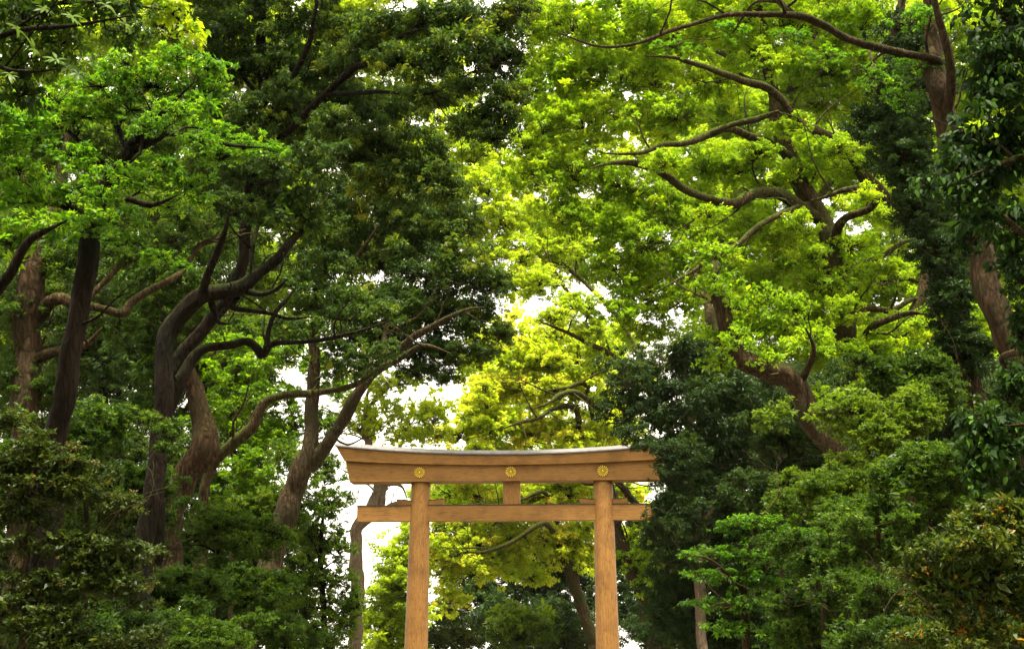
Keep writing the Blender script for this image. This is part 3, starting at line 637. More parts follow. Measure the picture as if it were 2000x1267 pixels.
grow('camphor_tree', 'great mossy camphor with long twisting limbs and lime leaves, right of gate', 'tree', 40, [
 [(1735,850,33),(1718,795,32),(1690,730,31),(1657,650,28),(1630,560,26),(1613,470,25),(1590,400,24),(1548,310,21),(1517,230,17),(1498,150,15),(1490,50,12),(1485,-60,8)],
 [(1602,430,17),(1560,403,17,-.5),(1515,378,15,-1),(1470,378,14,-1.5),(1432,398,13,-2),(1390,386,12,-2.3),(1345,372,11,-2.6),(1300,345,9,-3),(1250,322,8,-3.3),(1200,318,5,-3.6),(1150,330,3,-4)],
 [(1580,400,9),(1545,410,8,-1),(1480,442,7,-2),(1440,478,6,-2.5),(1385,508,5,-3),(1340,538,4,-3.4),(1290,565,3,-4)],
 [(1632,500,13),(1634,455,14,-.6),(1655,425,11,-1.2),(1698,408,9,-1.6),(1714,383,8,-2),(1692,368,7,-2.2),(1650,370,6,-2.4),(1612,383,4,-2.2),(1580,392,3,-2)],
 [(1700,760,16,.3),(1760,660,16,1),(1810,540,16,1.3),(1800,455,17,1.3),(1768,425,17,1),(1730,385,17,.6),(1690,345,15,.2),(1665,302,14,0),(1630,275,13,-.4),(1590,255,12,-.8),(1555,233,11,-1.2),(1512,182,10,-1.8),(1470,160,9,-2.2),(1400,140,7,-3),(1330,115,5,-3.6),(1260,110,3,-4)],
 [(1546,308,12),(1500,280,11,-.8),(1455,262,10,-1.4),(1420,250,10,-1.8),(1385,262,9,-2.2),(1340,280,8,-2.6),(1300,285,7,-3),(1250,300,5,-3.4),(1180,300,3,-4)],
 [(1385,262,7,-2.2),(1430,245,7,-2.5),(1480,235,7,-2.7),(1520,218,6,-3)],
 [(1668,690,10),(1700,643,9,-.5),(1740,622,8,-1),(1780,611,6,-1.4),(1815,616,4,-1.8)],
 [(1652,640,9),(1690,603,8,.5),(1740,606,7,.8),(1775,585,6,1),(1805,580,4,1.2)],
 [(1640,600,9),(1680,552,9,.6),(1720,560,8,1),(1765,545,6,1.4),(1810,556,4,1.8)],
 [(1630,560,8),(1670,520,7,1),(1720,500,6,1.6),(1770,470,5,2),(1800,475,3,2.4)],
 [(1500,170,8),(1450,150,7,.8),(1420,110,6,1.4),(1380,90,5,2),(1330,40,3,2.6)],
 [(1517,230,9),(1540,180,8,.8),(1560,120,6,1.4),(1600,60,5,2),(1640,0,3,2.6)],
 [(1590,400,9),(1640,330,8,1),(1660,300,7,1.6),(1700,270,5,2)]],
 [(1120,50,80,50),(1210,60,90,55),(1310,60,90,50),(1420,40,90,50),(1560,50,90,46),(1680,50,80,44),(1100,150,70,50),(1180,150,90,50),(1280,160,90,46),(1380,160,70,40),(1480,100,70,40),(1620,140,90,44),(1720,140,80,44),(1680,210,80,40),(1060,250,60,50),(1140,240,80,44),(1230,230,80,40),(1320,225,70,36),(1590,200,60,36),
  (1050,350,56,50),(1120,340,80,46),(1210,360,80,44),(1290,400,70,40),(1100,420,60,40),(1180,440,80,40),(1260,470,80,40),(1340,440,70,36),(1350,510,70,40),(1200,520,70,36),(1260,560,80,44),(1320,590,60,36),(1220,610,60,36),(1270,650,60,28),(1400,470,60,34),(1470,440,60,34),(1540,470,60,36),(1450,330,60,36),(1380,330,60,30),(1500,360,50,26),(1560,340,50,30),(1650,330,60,30),(1720,320,60,30),(1660,480,60,34),(1730,540,60,36),(1760,650,70,40),(1700,690,60,36),(1600,560,60,40),(1580,620,60,30),(1640,610,40,30,-1),(1590,500,40,24,-1),(1560,440,40,22,-1.2),(1660,690,34,24,-1),(1690,760,34,24,-1),(1480,300,40,22,-1.5),(1540,250,40,22,-1.2),(1510,120,40,24,-1.2),(1020,180,40,50),(1030,290,40,40),(1040,60,50,50),(1600,300,40,26,-1),(1380,420,40,20,-3),(1690,385,30,18,-3),(1640,290,34,18,-1.6),(1720,420,34,20,-1),(1300,320,44,22,-3.6),
  (1450,-120,160,90,0),(1250,-120,150,90,0),(1650,-120,150,90,0),(1550,-260,200,110,2),(1320,-270,180,100,2)],
 F_LIME, 'puff', B_CAMPH, cov=1.35, seed=32, tint=.5, tvar=.16)
grow('leaning_camphor_tree', 'rust-brown trunk bent sharply left with lime tufts, right of gate', 'tree', 35, [
 [(1690,1040,36),(1662,945,33),(1622,872,31),(1592,812,29),(1570,765,28),(1540,738,28),(1492,722,27),(1452,702,26),(1427,672,22),(1410,632,20),(1400,580,17),(1396,530,14),(1400,500,8,.5)],
 [(1430,690,13),(1395,645,14,.6),(1385,600,11,1),(1370,560,8,1.4),(1350,520,4,2)],
 [(1560,752,9),(1580,715,8,-.4),(1590,680,6,-.8),(1575,640,4,-1)]],
 [(1440,668,40,22,-1.3),(1500,705,36,18,-1.2),(1400,500,40,30,-.8),(1420,560,30,22,-1),(1420,660,46,26),(1470,645,50,28),(1530,640,50,26),(1590,655,44,24),(1440,600,36,22),(1500,690,40,20),(1410,710,36,20),(1590,780,34,24),(1550,600,40,26),(1500,585,46,26),(1380,560,40,30)],
 F_LIME, 'puff', B_RED, cov=.9, seed=33, tint=.35)
grow('dense_evergreen', 'dense dark evergreen hiding the right end of the gate lintel', 'tree', 54, [
 [(1373,1310,14),(1371,1240,14),(1370,1180,14),(1366,1080,13),(1355,950,12),(1345,820,9),(1335,700,6)],[(1366,1080,8),(1400,950,7),(1430,850,5)]],
 [(1225,745,46,50,-1),(1290,710,70,44),(1360,690,70,44),(1215,810,40,40,-1),(1270,800,66,50),(1340,790,70,56),(1240,850,40,26,-2),(1335,880,56,50),(1390,870,70,60),(1325,950,40,44),(1350,960,66,56),(1295,1010,26,30),(1315,1035,40,40),(1360,1050,60,50),(1430,970,70,60),(1320,1100,40,40),(1440,1060,60,50),(1420,760,70,60),(1480,860,70,60),(1480,780,60,50),(1400,1120,60,40),(1305,885,30,26,-2.5),(1318,930,36,34,-2.5),(1308,985,30,30,-2.5),(1262,872,22,12,-2.5),(1330,1000,50,40,-2.5),(1340,900,50,40,-2.5),(1280,1040,34,30,-2)],
 F_BLUE, 'oak', B_PALE, cov=1.7, seed=34, tint=.45)
grow('ivy_clad_tree', 'dark tree trunk smothered in ivy near the right edge', 'tree', 33, [
 [(1905,760,26),(1880,690,25),(1852,580,24),(1815,450,22),(1770,330,20),(1745,200,18),(1755,60,14),(1770,-60,9)],[(1745,200,9),(1715,150,8,.5),(1700,100,5,1)]],
 [(1750,200,44,50),(1740,270,56,44),(1770,340,60,50),(1700,250,50,40),(1760,300,50,60,-.7),(1790,400,50,50,-.7),(1830,490,46,56,-.7),(1860,580,46,56,-.7),(1890,680,50,50,-.7),(1750,180,46,60,-.7),(1810,430,50,56),(1840,520,46,60),(1860,610,50,56),(1790,260,40,44),(1880,700,60,50),(1820,180,40,50),(1780,80,50,60)],
 F_BLUE, 'shrub', B_RED, cov=2.2, seed=35, tint=.25)
for k, (px, py, rx, ry, yy, lf, ti, lb) in enumerate([
 (1700,820,130,80,29,F_MID,.85,'bright green bush below the bent rust-brown trunk'),
 (1560,880,90,80,41,F_BLUE,.5,'dark bush left of the bent trunk, beside the dense evergreen'),
 (1620,960,90,60,27,F_MID,.7,'leafy green bush at the foot of the bent trunk'),
 (1790,740,110,80,31,F_MID,.35,'dark green thicket under the drooping mossy boughs'),
 (1530,960,80,60,38,F_BLUE,.6,'shadowed bush behind the layered maple'),
 (1720,1010,110,60,23,F_MID,.45,'mid-green bush left of the orange-flecked shrub'),
 (1610,1080,90,60,24,F_MID,.3,'deep green bush just right of the layered maple'),
 (1700,1150,100,60,21,F_MID,.35,'broad dark green bush low on the right'),
 (1580,1200,90,60,25,F_MID,.4,'low bush right of the small maple\'s trunk'),
 (1820,920,90,70,22,F_MID,.4,'dark bush under the hanging glossy leaves on the right'),
 (1760,1240,110,50,19,F_MID,.2,'very dark bush at the bottom edge, left of bare stems')]):
    lo = bush_lobes(px, py, rx, ry, k)
    grow('bush', lb, 'bush', yy, [[(px,1330,5),(px-4,py+60,5),(px,py,3)]], lo, lf, 'shrub', B_BROWN, cov=1.35, seed=40+k, tint=ti, group='bushes under the right-hand trees')
grow('layered_maple', 'small maple with flat bright green tiers, right of the gate', 'tree', 26, [
 [(1457,1300,10),(1454,1200,9),(1452,1150,8),(1462,1080,6),(1482,1020,4),(1495,1000,2)],[(1453,1160,5),(1420,1120,4,-.4),(1380,1090,3,-.8),(1345,1085,2,-1)],[(1465,1080,4),(1520,1060,3,.4),(1570,1050,2,.8)],[(1454,1200,4),(1420,1180,3,-.5),(1380,1185,2,-1)]],
 [(1470,1018,66,14),(1430,1030,40,14),(1560,1042,50,13),(1510,1052,50,14),(1400,1078,60,13),(1350,1082,24,9),(1470,1085,70,16),(1530,1095,50,14),(1370,1124,42,13),(1430,1125,70,16),(1490,1140,60,16),(1380,1178,46,14),(1440,1180,66,16),(1420,1225,50,14),(1530,1235,60,24)],
 F_ZELK, 'layer', B_RED, cov=1.5, seed=52, tint=.3)
grow('scaly_trunk_tree', 'reddish scaly trunk leaning up left at the right edge with one long bare limb', 'tree', 24, [
 [(2030,900,36),(2000,800,34),(1973,700,33),(1950,630,33),(1928,560,34),(1892,430,31),(1868,330,29),(1848,235,29),(1826,150,28),(1815,60,20,.3),(1800,-60,14,.6)],
 [(1835,140,13),(1830,118,12,-.2),(1770,105,11,-.5),(1700,90,10,-.8),(1650,75,9,-1),(1605,50,9,-1.2),(1560,32,8,-1.4),(1490,28,7,-1.6),(1420,30,6,-1.8),(1360,45,5,-2),(1300,62,5,-2.2),(1240,85,4,-2.4),(1170,92,3,-2.6),(1090,65,2,-2.8)],
 [(1560,34,6,-1.4),(1535,15,7,-1.3),(1505,-10,7,-1.2),(1470,-50,5,-1)],
 [(1850,235,10),(1858,160,11,-.5),(1850,90,11,-.8),(1832,30,9,-1),(1820,-40,7,-1.2)]],
 [(1800,130,46,20),(1760,190,50,22),(1700,150,50,20),(1620,110,46,18),(1540,70,46,18),(1420,60,46,16),(1320,90,46,14),(1780,40,60,30),(1900,-140,120,80,0),(1750,-160,120,80,0)],
 F_ZELK, 'layer', B_RED, cov=.8, seed=53, tint=.45)
NEAR_TREE = grow('glossy_evergreen', 'near glossy broad-leaved evergreen hanging down the right edge', 'tree', 16, [
 [(2120,1200,36),(2110,900,34),(2090,600,30),(2060,300,24),(2030,50,16),(2000,-120,10)],[(2085,560,10),(2020,480,8,-.3),(1960,420,5,-.5)],[(2060,300,10),(1990,310,8,-.2),(1900,340,5,-.4)],[(2105,860,8),(2030,830,6,-.2),(1960,830,4,-.4)]],
 [(1955,30,80,56),(1985,110,60,60),(1930,120,54,50),(1950,200,70,50),(1920,270,56,40),(1985,290,50,60),(1870,320,50,36),(1810,355,36,24),(1930,360,70,46),(1870,390,40,30),(1960,440,56,50),(1990,540,34,60),(1995,640,20,50),(1985,760,36,56),(1930,830,60,40),(1970,870,50,60),(1900,880,36,36),(1920,930,36,36),(1890,470,44,40,2),(1910,400,50,44,2),(1870,290,36,40,3),(1990,830,60,60,3),(2000,740,40,50,3),(1990,960,40,40),(1980,-120,120,90,0)],
 F_VINE, 'broad', B_RED, cov=1.5, seed=54, tint=.45, tvar=.2)
grow('turning_shrub', 'olive shrub flecked with orange leaves and bare stems, lower right', 'shrub', 14, [
 [(1885,1330,9),(1882,1267,9),(1868,1230,8),(1850,1190,6),(1840,1150,4)],[(1884,1280,7),(1870,1250,7,-.1),(1845,1225,5,-.2),(1810,1200,3,-.3)],[(1884,1270,6),(1900,1210,5,.1),(1925,1150,4,.2)],[(1830,1190,2,-.3),(1770,1150,2,-.5),(1740,1170,2,-.6),(1720,1210,1.5,-.6)]],
 [(1955,1010,60,40),(1900,1030,56,36),(1850,1085,60,40),(1920,1100,70,44),(1980,1090,50,50),(1800,1130,50,36),(1870,1150,70,36),(1950,1170,60,40),(1795,1180,36,20),(1990,1190,40,50),(1840,1190,46,20),(1900,1230,60,24),(1960,1250,60,30),(1820,1240,50,24,-.3),(1870,1265,60,20,-.3),(1780,1250,40,24,-.2),(1990,1040,40,40),(1900,1070,50,30,-.4),(1940,1060,50,30,-.4)],
 F_RUST, 'shrub', B_BROWN, cov=1.5, seed=55, tint=.36, tvar=.17, Lmul=.9)
NEAR_LOBES = [(1955,30,80,56),(1930,120,54,50),(1950,200,70,50),(1920,270,56,40),(1870,320,50,36),(1810,355,36,24),(1930,360,70,46),(1960,440,50,46),(1990,540,30,50),(1980,760,36,56),(1930,830,60,40),(1970,870,50,60),(1900,880,36,36),(1920,930,36,36)]
# ---- left side, far to near
grow('thicket_tree', 'leafy mid-green tree at the left of the gate with white sky behind', 'tree', 50, [
 [(640,1310,8),(632,1200,7),(628,1080,6),(632,960,4)],[(630,1140,5),(600,1080,4),(575,1020,3)]],
 [(625,930,40,36),(640,905,22,20),(600,960,50,44),(650,985,36,34),(610,1040,60,46),(660,1070,34,34),(580,1110,60,46),(640,1140,46,40),(600,1190,66,46),(660,1210,38,40),(560,1240,80,40),(650,1260,46,30),(560,900,44,36),(540,970,44,40),(690,1190,20,60)],
 F_MID, 'shrub', B_DARK, cov=1.3, seed=61, tint=.68)
grow('fresh_green_tree', 'fresh green tree glowing between the twisted trunks', 'tree', 56, [[(455,1310,10),(455,1100,9),(460,950,8),(455,820,6),(450,740,4)],[(458,900,5),(490,850,4),(510,820,3)]],
 [(440,740,60,44),(490,730,50,36),(450,810,60,44),(510,790,40,40),(480,870,66,40),(540,860,46,36),(420,680,60,40),(500,920,70,40),(560,780,34,30),(470,980,70,44),(560,700,50,30),(620,720,40,40),(575,830,36,40),(640,830,30,40),(660,760,26,26),(590,890,34,26)],
 F_LIME, 'puff', B_BROWN, cov=1.2, seed=62, tint=.12)
grow('leaning_forked_tree', 'brown forked trunk leaning right beside the gate, dark crown overhanging', 'tree', 45, [
 [(470,1290,33),(480,1255,32),(502,1185,32),(527,1095,30),(556,1020,30),(580,962,30),(597,910,28),(603,868,20),(606,800,17),(610,740,16),(617,690,15),(622,600,12,.5),(640,500,9,1)],
 [(600,912,20),(640,868,17,-.3),(668,825,16,-.6),(690,785,16,-.9),(714,748,14,-1.2),(748,703,13,-1.6),(790,670,10,-2),(840,640,8,-2.4),(900,610,5,-2.8),(950,600,3,-3)],
 [(725,732,9,-1.3),(750,715,9,-2),(795,690,7,-2.6),(830,675,5,-3),(880,690,3,-3.4)],
 [(748,703,8,-1.6),(752,650,7,-1),(765,600,6,-.5),(790,540,4,0)],
 [(620,620,8,.4),(660,560,7,0),(700,500,6,-.5),(740,440,4,-1)]],
 [(600,430,80,56),(690,400,80,56),(780,420,80,56),(850,460,70,50),(640,510,80,54),(740,510,90,56),(830,540,80,54),(905,530,70,46),(690,600,80,46),(780,610,80,46),(870,620,80,46),(940,620,54,40),(980,650,34,24),(760,670,60,34),(840,690,60,34),(905,690,46,30),(820,730,50,20),(700,660,60,34),(640,600,60,40),(945,690,34,26),(870,740,30,16),(680,720,44,26),(900,430,40,40),(960,560,44,36)],
 F_DARK, 'oak', B_BROWN, cov=1.9, seed=63, tint=.42, tvar=.17)
grow('burled_tree', 'thick twisted brown trunk with a swollen elbow, left of the gate', 'tree', 38, [
 [(320,1140,31),(326,1080,30),(332,1030,30),(336,985,33),(352,938,35),(385,902,37),(411,878,37),(414,855,31),(400,825,26),(381,780,23),(369,740,21),(360,705,20),(363,675,20),(385,640,15,.5),(425,600,11,1)],
 [(362,690,12),(340,665,11,.4),(320,620,8,.8),(310,560,5,1.2)]],
 [(430,560,60,40),(340,560,60,44),(290,620,60,50),(380,640,60,36),(250,680,56,44),(300,740,56,50),(270,820,50,50),(330,500,60,40),(280,560,50,40)],
 F_MID, 'oak', B_RED, cov=1.1, seed=64, tint=.3)
grow('mossy_limb_tree', 'slim trunk with a long mossy limb reaching right towards the gate', 'tree', 40, [
 [(388,1170,15),(393,1060,13),(397,980,13),(404,925,14),(430,887,15),(465,857,14),(495,830,13),(508,802,12),(526,781,11),(560,772,10),(610,768,9),(655,763,8),(700,748,6),(740,720,3)]],
 [(700,710,46,30),(740,690,50,30),(660,690,44,24),(610,650,60,36),(560,640,50,30)], F_DARK, 'oak', B_CAMPH, cov=1.1, seed=65, tint=.5)
grow('slender_tree', 'slender dark trunk standing in the shade left of the twisted trunks', 'tree', 47, [[(215,1080,12),(212,1000,11),(207,900,11),(205,800,11),(190,700,9),(180,600,6),(170,500,4)]],
 [(190,700,60,50),(230,640,60,50),(150,620,60,50),(200,560,70,44),(120,700,50,50),(230,760,50,50),(180,860,60,60),(250,900,56,56)], F_BLUE, 'oak', B_DARK, cov=1.25, seed=66, tint=.7)
grow('tall_dark_tree', 'tall dark straight-stemmed tree filling the upper left centre', 'tree', 33, [
 [(300,1100,20),(312,900,19),(330,750,18),(380,660,17),(440,590,16),(474,510,15),(486,420,15),(497,300,15),(509,200,14),(513,100,13),(515,0,11),(515,-120,8)],
 [(508,260,8),(540,205,8,-.5),(575,145,7,-1),(600,90,6,-1.4),(615,30,5,-1.8),(625,-40,3,-2)],
 [(508,190,6),(475,150,6,.5),(440,110,5,1),(400,95,3,1.5)],
 [(500,300,9),(560,260,9,-1),(620,200,9,-2),(670,150,9,-3),(700,127,8,-3.4),(750,120,7,-3.8),(800,128,5,-4.2),(850,142,4,-4.6),(905,165,2,-5)],
 [(735,122,6,-3.7),(765,95,5,-4),(785,70,4,-4.2),(830,55,2,-4.4)],
 [(640,185,6,-2.4),(740,180,5,-3.5),(820,185,4,-4.2),(880,165,3,-4.8),(940,130,2,-5.2)],
 [(490,370,7),(540,350,6,-1),(600,330,5,-1.6),(680,320,3,-2)],
 [(480,440,8),(440,430,6,.6),(400,400,4,1)]],
 [(440,50,70,44),(540,40,70,44),(470,130,60,36),(430,120,50,36),(560,130,60,40),(640,60,70,44),(630,150,70,40),(620,230,80,44),(700,220,80,46),(760,280,76,50),(680,310,80,46),(590,310,70,44),(810,350,60,50),(740,360,70,44),(540,230,46,36),(780,200,50,34),(850,310,40,44),(530,400,66,44),(460,330,50,44),(440,240,40,40),
  (740,60,66,40,-3.5),(820,40,66,40,-4),(900,40,70,40,-4.4),(970,50,54,44,-4.6),(860,110,54,30,-4.4),(960,130,50,40,-4.8),(990,190,40,36,-5),(940,230,44,36,-5),(900,250,34,24,-5),(960,270,40,24,-5),(1000,110,30,40,-5),(1010,20,44,36,-5),(920,90,60,36,-5),(910,170,44,30,-5),(985,240,34,30,-5),(780,130,60,40,-4),(700,100,60,40,-3),(840,200,44,30,-4),(870,370,40,50,-1),(400,190,50,50,1),(420,20,60,50,1),(350,30,60,50,2),(420,320,50,50,1),(480,220,40,40,-1),(520,300,40,40,-1),(560,180,50,30,-1.5),(650,250,60,36,-3),
  (500,-120,150,80,0),(700,-120,140,80,-2),(880,-110,120,60,-4),(600,-250,200,110,0)],
 F_DARK, 'oak', B_DARK, cov=1.7, seed=67, tint=.40, tvar=.18)
grow('crooked_oak', 'near-black crooked oak with bent limbs spreading right', 'tree', 28, [
 [(286,1060,26),(296,960,24),(308,860,24),(317,765,23),(322,692,24),(335,647,25),(364,612,22),(400,586,21),(440,576,20),(470,567,22),(490,548,17),(512,528,13),(537,508,13),(560,480,11),(590,440,8,.5),(640,385,5,1)],
 [(318,840,15,.2),(336,782,15,.4),(360,726,15,.6),(385,690,14,.7),(412,678,12,.8),(450,673,11,.9),(480,668,10,1),(497,679,10,1),(510,694,12,1),(521,684,9,1),(527,645,6,1.1),(540,610,6,1.2),(560,585,5,1.3),(578,562,3,1.4)],
 [(518,680,8,1),(540,669,7,.8),(575,668,6,.5),(625,664,5,.2),(690,650,4,-.2),(760,628,3,-.6)],
 [(388,588,12),(398,562,11,-.2),(407,535,9,-.4),(423,500,8,-.6),(434,470,7,-.8),(442,445,5,-1),(450,400,3,-1.2)],
 [(478,568,9),(505,575,7,-.3),(528,570,6,-.5),(545,560,5,-.7),(560,545,3,-.9)],
 [(462,580,8),(455,600,7,.3),(490,606,5,.5),(530,612,5,.7),(565,622,4,.9),(610,618,3,1.2)],
 [(412,585,8),(418,610,7,.2),(425,628,6,.3),(450,632,4,.4)],
 [(500,540,7),(490,500,6,.5),(500,450,5,1),(520,400,3,1.5)]],
 [(560,440,60,36),(480,420,50,30),(610,400,60,40),(440,400,46,30),(590,560,50,26),(640,520,56,30),(680,620,60,24),(600,600,44,20),(740,610,56,26),(540,330,60,40),(620,320,60,40),(520,-100,140,70,0),(360,-110,140,70,0)],
 F_DARK, 'oak', B_DARK, cov=1.15, seed=68, tint=.35, tvar=.15)
grow('brown_limbed_tree', 'thick reddish trunk at far left with crooked limbs reaching right', 'tree', 31, [
 [(40,1060,40),(44,940,37),(50,850,36),(55,750,35),(58,660,36),(60,600,38),(62,535,33),(76,480,26),(96,430,20),(120,340,14,.5),(140,240,9,1)],
 [(80,620,17),(92,595,17,-.3),(108,585,16,-.5),(128,586,15,-.6),(150,600,12,-.6),(185,600,10,-.6),(236,611,11,-.6),(256,590,9,-.5),(300,562,9,-.4),(337,543,8,-.3),(358,528,7,0),(372,506,6,.2),(394,478,6,.4),(440,464,5,.6),(480,448,3,.8)],
 [(162,602,9,-.6),(182,572,8,-.5),(212,543,7,-.4),(230,525,6,-.3),(265,505,4,0),(300,498,2,.2)],
 [(72,700,15),(100,690,13,-.3),(140,682,10,-.5),(175,668,8,-.7),(200,640,4,-.9)],
 [(66,560,12),(88,530,11,.3),(100,500,9,.6),(120,460,5,1)]],
 [(250,500,60,34),(180,470,60,36),(330,470,60,34),(400,440,50,30),(120,520,46,30),(300,420,60,36),(30,600,40,50),(20,740,40,60),(130,640,40,30),(100,760,46,50),(240,640,50,30),(20,480,50,50),(100,-120,180,80,0),(260,-150,160,80,0)],
 F_MID, 'shrub', B_RED, cov=1.15, seed=69, tint=.35)
for k, (px, py, rx, ry, yy, lf, ti, lb) in enumerate([  # low tints put the shade of the lower left into the leaf colour
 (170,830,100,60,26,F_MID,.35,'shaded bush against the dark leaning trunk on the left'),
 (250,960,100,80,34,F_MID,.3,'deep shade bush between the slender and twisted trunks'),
 (430,1040,90,70,36,F_MID,.5,'leafy bush at the foot of the slim mossy trunk'),
 (500,1000,80,60,47,F_MID,.7,'lighter bush between the slim trunk and the forked trunk'),
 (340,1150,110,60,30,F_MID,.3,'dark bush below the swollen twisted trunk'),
 (480,1150,90,60,33,F_MID,.45,'green bush at the base of the leaning forked trunk'),
 (420,1235,120,50,27,F_MID,.45,'low green bush along the bottom, left of the gate'),
 (250,1225,120,50,24,F_MID,.15,'bush tinted almost black for shade along the bottom edge on the left'),
 (560,1230,70,50,38,F_MID,.4,'dark bush near the bottom beside the sky gap'),
 (90,1230,120,50,19,F_MID,.1,'bush tinted black for shade in the bottom left corner')]):
    lo = bush_lobes(px, py, rx, ry, k)
    grow('bush', lb, 'bush', yy, [[(px,1330,5),(px-4,py+60,5),(px,py,3)]], lo, lf, 'shrub', B_DARK, cov=1.35, seed=80+k, tint=ti, group='bushes under the left-hand trees')
grow('bright_zelkova', 'bright green layered tree with slanting dark trunk, upper left', 'tree', 21, [
 [(95,1000,38),(108,900,34),(121,820,31),(136,720,28),(148,620,26),(158,540,25),(168,470,23),(190,400,20),(222,345,18),(250,310,18),(262,285,15),(285,255,9,-.4),(330,210,6,-.8),(380,160,3,-1.2)],
 [(252,305,9),(242,275,9,.2),(225,235,7,.4),(230,190,5,.6),(250,140,3,.8)],
 [(258,295,9),(300,275,9,-.4),(330,262,7,-.7),(390,272,5,-1),(460,285,4,-1.2),(530,290,2,-1.4)],
 [(200,385,9),(250,390,8,-.4),(300,400,6,-.7),(350,380,3,-1)],
 [(180,430,9),(120,400,8,.2),(60,390,6,.4),(0,360,4,.6)],
 [(225,340,7),(160,280,6,.3),(100,230,5,.6),(40,220,3,1)],
 [(-60,640,22,-.5),(-10,570,17,-.5),(20,535,13,-.6),(60,470,9,-.7),(130,430,5,-.8)]],
 [(200,385,50,20,-1.2),(235,335,46,20,-1.2),(295,250,50,20,-1.4),(345,215,46,18,-1.6),(390,275,46,16,-1.6),(180,440,40,18,-1.0),(140,300,50,20,-1),(250,122,80,22),(345,108,56,20),(405,132,44,18),(430,150,20,14),(200,165,80,24),(300,165,80,24),(390,180,50,22),(110,195,80,24),(60,235,80,28),(160,225,80,24),(255,210,80,24),(360,215,60,22),(420,255,46,22),(470,285,60,20),(530,292,34,16),(430,305,60,20),(320,330,70,24),(270,360,70,24),(370,360,40,22),(390,395,24,18),(170,320,60,22),(60,390,80,30),(10,290,60,30),(100,440,80,26),(210,430,70,22),(20,470,60,30),(310,500,56,12),(250,470,50,14),(350,520,24,8),(140,370,60,22),(40,330,50,22),(330,400,40,16),(150,-100,150,60,0)],
 F_ZELK, 'layer', B_DARK, cov=1.5, seed=70, tint=.52, tvar=.22)
ROSETTE_TREE = grow('rosette_tree', 'near dark tree with whorled leaves in the top left corner', 'tree', 16, [
 [(-220,1200,50),(-190,800,46),(-150,400,36),(-100,100,24),(-60,-100,14)],[(-110,140,14),(-40,90,10,-.2),(40,60,7,-.4),(140,50,5,-.6),(260,30,3,-.8)],[(-60,70,8),(0,130,6,-.3),(60,140,4,-.5),(120,135,2,-.6)],[(-80,20,8),(40,10,6,.3),(200,5,5,.5),(320,20,3,.6)]],
 [(50,40,70,40),(140,30,70,36),(30,110,60,40),(100,120,56,30),(220,20,60,30),(40,180,50,34),(120,80,60,30),(250,70,50,26),(100,-90,150,60,0)],
 F_MID, 'broad', B_DARK, cov=1.1, seed=71, tint=.3, tvar=.25)
grow('yellow_spray_tree', 'pale yellow-green hanging spray at the top edge, left', 'tree', 18, [
 [(-330,1200,40),(-250,500,34),(-120,60,22),(60,-120,14),(180,-90,9),(260,-40,6),(330,20,4),(380,65,2)]],
 [(300,10,40,20),(335,30,36,20),(365,55,28,18),(388,75,16,10),(250,0,30,14),(350,15,24,14)], F_LIME, 'broad', B_DARK, cov=1.2, seed=72, tint=.8)
grow('twiggy_shrub', 'olive small-leaved shrub with bare brown twigs, lower left', 'shrub', 15, [
 [(40,1400,12),(45,1250,11),(50,1120,8),(60,1000,6),(70,900,3)],[(46,1200,4),(110,1130,3,0),(175,1075,2,.1),(250,1068,1,.2)],[(48,1150,4),(100,1040,3,.2),(150,960,2,.4)],[(46,1220,4),(130,1150,3,0),(215,1145,2,.1),(275,1130,1,.1)]],
 [(float(x), float(y), float(w), float(h)) for x, y, w, h in zip(*(lambda r: (r.uniform(-20, 300, 150), r.uniform(820, 1300, 150), r.uniform(20, 50, 150), r.uniform(9, 20, 150)))(Rng(8))) if x < 330 - max(0, 1090-y)*.75],
 F_OLIVE, 'shrub', B_BROWN, Lmul=.72, cov=1.5, seed=73, tint=.5, tvar=.2)
# ---- near leaves that can be told apart one by one
def leaf_mesh(width, tint_v, leafmat, curl):
    V, F = [], []; rows = [(0, .04), (.12, .42), (.32, .92), (.55, 1.0), (.78, .66), (.93, .25), (1.0, .02)]
    for (t_, w_) in rows:
        z = -curl*t_*t_
        for q in (-1, 0, 1): V.append((q*w_*width*.5, t_, z + abs(q)*.10*w_*width))
    for i in range(len(rows)-1):
        for j in (0, 1): a = i*3+j; F.append([a, a+1, a+4, a+3])
    o = mesh_np('leaf', V, F, leafmat, None, True, np.full(len(V), tint_v)); COL.objects.unlink(o); me = o.data; bpy.data.objects.remove(o); return me
def put_leaf(me, tree, p, d, up, size):
    d = nrm(np.array(d, float)); x = nrm(np.cross(d, up)); z = np.cross(x, d)
    o = bpy.data.objects.new('leaf', me); COL.objects.link(o); o.parent = tree
    from mathutils import Matrix
    M = Matrix(((x[0], d[0], z[0], 0), (x[1], d[1], z[1], 0), (x[2], d[2], z[2], 0), (0, 0, 0, 1)))
    o.matrix_basis = Matrix.Translation(Vector(p) - tree.location) @ M @ Matrix.Diagonal((size, size, size, 1))
r_ = Rng(77); LM = [leaf_mesh(.52, tv, F_VINE, .25) for tv in (.15, .35, .5, .7, .9)]
for i in range(290):
    l_ = NEAR_LOBES[r_.randint(len(NEAR_LOBES))]; y = 16 - l_[2]*MPP(16)*r_.uniform(.6, 1.0)
    a_ = r_.uniform(0, 6.283); q_ = math.sqrt(r_.uniform(0, 1))*1.05
    put_leaf(LM[min(4, int(r_.uniform(0, 1)**.8*5))], NEAR_TREE, P(l_[0] + math.cos(a_)*l_[2]*q_, l_[1] + math.sin(a_)*l_[3]*q_, y), (r_.normal()*.6 - .2, r_.normal()*.4 - .3, -.9 + r_.normal()*.4), (r_.normal()*.5, -.45, 1.0), r_.uniform(.07, .115))
